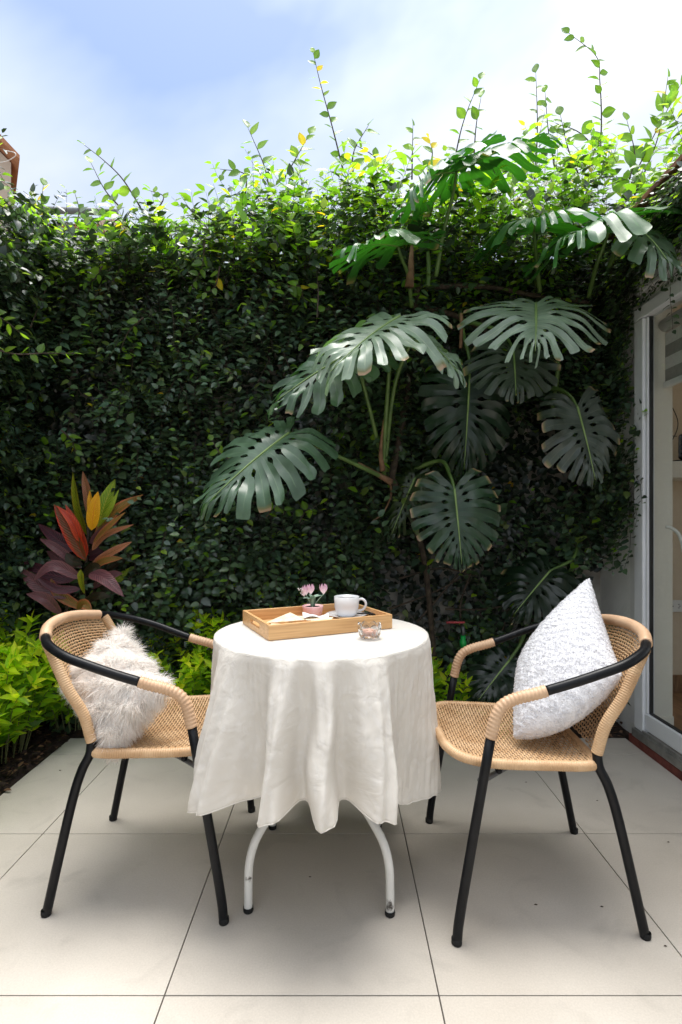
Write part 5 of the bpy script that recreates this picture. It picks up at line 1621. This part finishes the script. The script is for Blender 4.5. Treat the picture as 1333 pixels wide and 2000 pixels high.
def strands(me_src, count, length, width, colours, flow, jitter, grav, seg=3, clump=0.0, name='fur', lift=.75):
    """fur as thin bent ribbons rooted on the pillow surface"""
    me_src.calc_loop_triangles()
    tri = np.array([t.vertices[:] for t in me_src.loop_triangles])
    co = np.array([v.co[:] for v in me_src.vertices]); no_ = np.array([v.normal[:] for v in me_src.vertices])
    A, B, C_ = co[tri[:, 0]], co[tri[:, 1]], co[tri[:, 2]]
    ar = np.linalg.norm(np.cross(B-A, C_-A), axis=1)
    idx = rng.choice(len(tri), count, p=ar/ar.sum())
    r1 = np.sqrt(rng.random(count))[:, None]; r2 = rng.random(count)[:, None]
    w0, w1, w2 = 1-r1, r1*(1-r2), r1*r2
    p = A[idx]*w0+B[idx]*w1+C_[idx]*w2
    nn = no_[tri[idx, 0]]*w0+no_[tri[idx, 1]]*w1+no_[tri[idx, 2]]*w2
    nn /= np.linalg.norm(nn, axis=1, keepdims=True)+1e-9
    fl = np.array(flow)[None]
    # locks: a slowly varying direction field
    if clump:
        ph = p*clump
        lock = np.stack([np.sin(ph[:, 0]*1.7+ph[:, 2]*2.3+np.floor(ph[:, 1])), np.sin(ph[:, 1]*2.1+ph[:, 0]*1.3+2), np.sin(ph[:, 2]*1.9+ph[:, 1]*1.1+4)], axis=1)
    else: lock = 0
    if clump and count < 50000:
        cs = p[rng.choice(count, 900, replace=False)]
        near = np.concatenate([np.argmin(((p[i:i+2000, None, :]-cs[None])**2).sum(-1), axis=1) for i in range(0, count, 2000)])
        pull = (cs[near]-p)/length
        tone = rng.uniform(.92, 1.04, len(cs))[near][:, None]
    else: pull = 0; tone = 1
    d = nn*lift + pull*0.55 + fl*0.55 + lock*0.45 + rng.normal(0, jitter, (count, 3))
    d /= np.linalg.norm(d, axis=1, keepdims=True)
    ln = length*rng.uniform(0.55, 1.25, count)[:, None]
    side = np.cross(d, nn + rng.normal(0, .25, (count, 3))); side /= np.linalg.norm(side, axis=1, keepdims=True)
    rows = []
    cur = p.copy(); dd = d.copy()
    for i in range(seg+1):
        t = i/seg
        w = width*(1-t*0.85)
        rows.append(cur+side*w); rows.append(cur-side*w)
        dd = dd + np.array([[0, 0, -grav]])/seg + rng.normal(0, jitter*.4, (count, 3))
        dd /= np.linalg.norm(dd, axis=1, keepdims=True)
        cur = cur + dd*ln/seg
    Vv = np.stack(rows, axis=1)
    k = (seg+1)*2
    base = (np.arange(count)*k)[:, None, None]
    # (wound so that the broad side of every strand faces out of the pillow)
    q = np.array([[2*i, 2*i+1, 2*i+3, 2*i+2] for i in range(seg)])[None]
    cc = np.array(colours)[rng.integers(0, len(colours), count)]*rng.uniform(.96, 1.04, (count, 1))*tone
    out = np_mesh(name, Vv.reshape(-1, 3), [(base+q).reshape(-1, 4)], np.repeat(cc, k, axis=0))
    return out

# shaggy pillow, left chair
T_, L_, B_, R_ = P(243, 1228, 1.72), P(126, 1330, 1.57), P(222, 1478, 1.43), P(330, 1345, 1.46)
pos, nrm, cen = pillow_grid(T_, L_, B_, R_, .075)
me = pillow_mesh(pos, 36, .8, 'shaggy_pillow')
fpz = link('pillow', me, None, M['fur_core']); tag(fpz, 'shaggy cream furry pillow propped in the left rattan chair', 'pillow')
fur = strands(me, 44000, .034, .0010, [(.98, .96, .93), (.98, .95, .91), (.98, .97, .95), (.96, .89, .84)], (0.05, -.1, -.35), .22, .9, 4, 45, 'long_fur', .38)
tag(link('fur', fur, fpz, M['fibre']), kind='stuff')

# fleece pillow, right chair
T_, L_, B_, R_ = P(1152, 1128, 1.66), P(1018, 1300, 1.70), P(1004, 1442, 1.47), P(1216, 1318, 1.40)
pos, nrm, cen = pillow_grid(T_, L_, B_, R_, .095, pinch=.05, low=.055)
me = pillow_mesh(pos, 90, .85, 'fleece_pillow', .005, 55)
M['fleece_core'] = noise_mat('fleece_backing', (.78, .78, .80), (.80, .80, .82), scale=60, rough=.95, bump=.4, bscale=160)
fl_ = link('pillow', me, None, M['fleece_core']); tag(fl_, 'plump white fleece pillow standing on its corner in the right rattan chair', 'pillow')
fur = strands(me, 60000, .0032, .0016, [(.83, .83, .85), (.83, .83, .85)], (0, 0, -.1), .30, .3, 2, 160, 'fleece_pile', .25)
tag(link('fleece_pile', fur, fl_, M['fibre']), kind='stuff')
print('objects', len(bpy.data.objects))
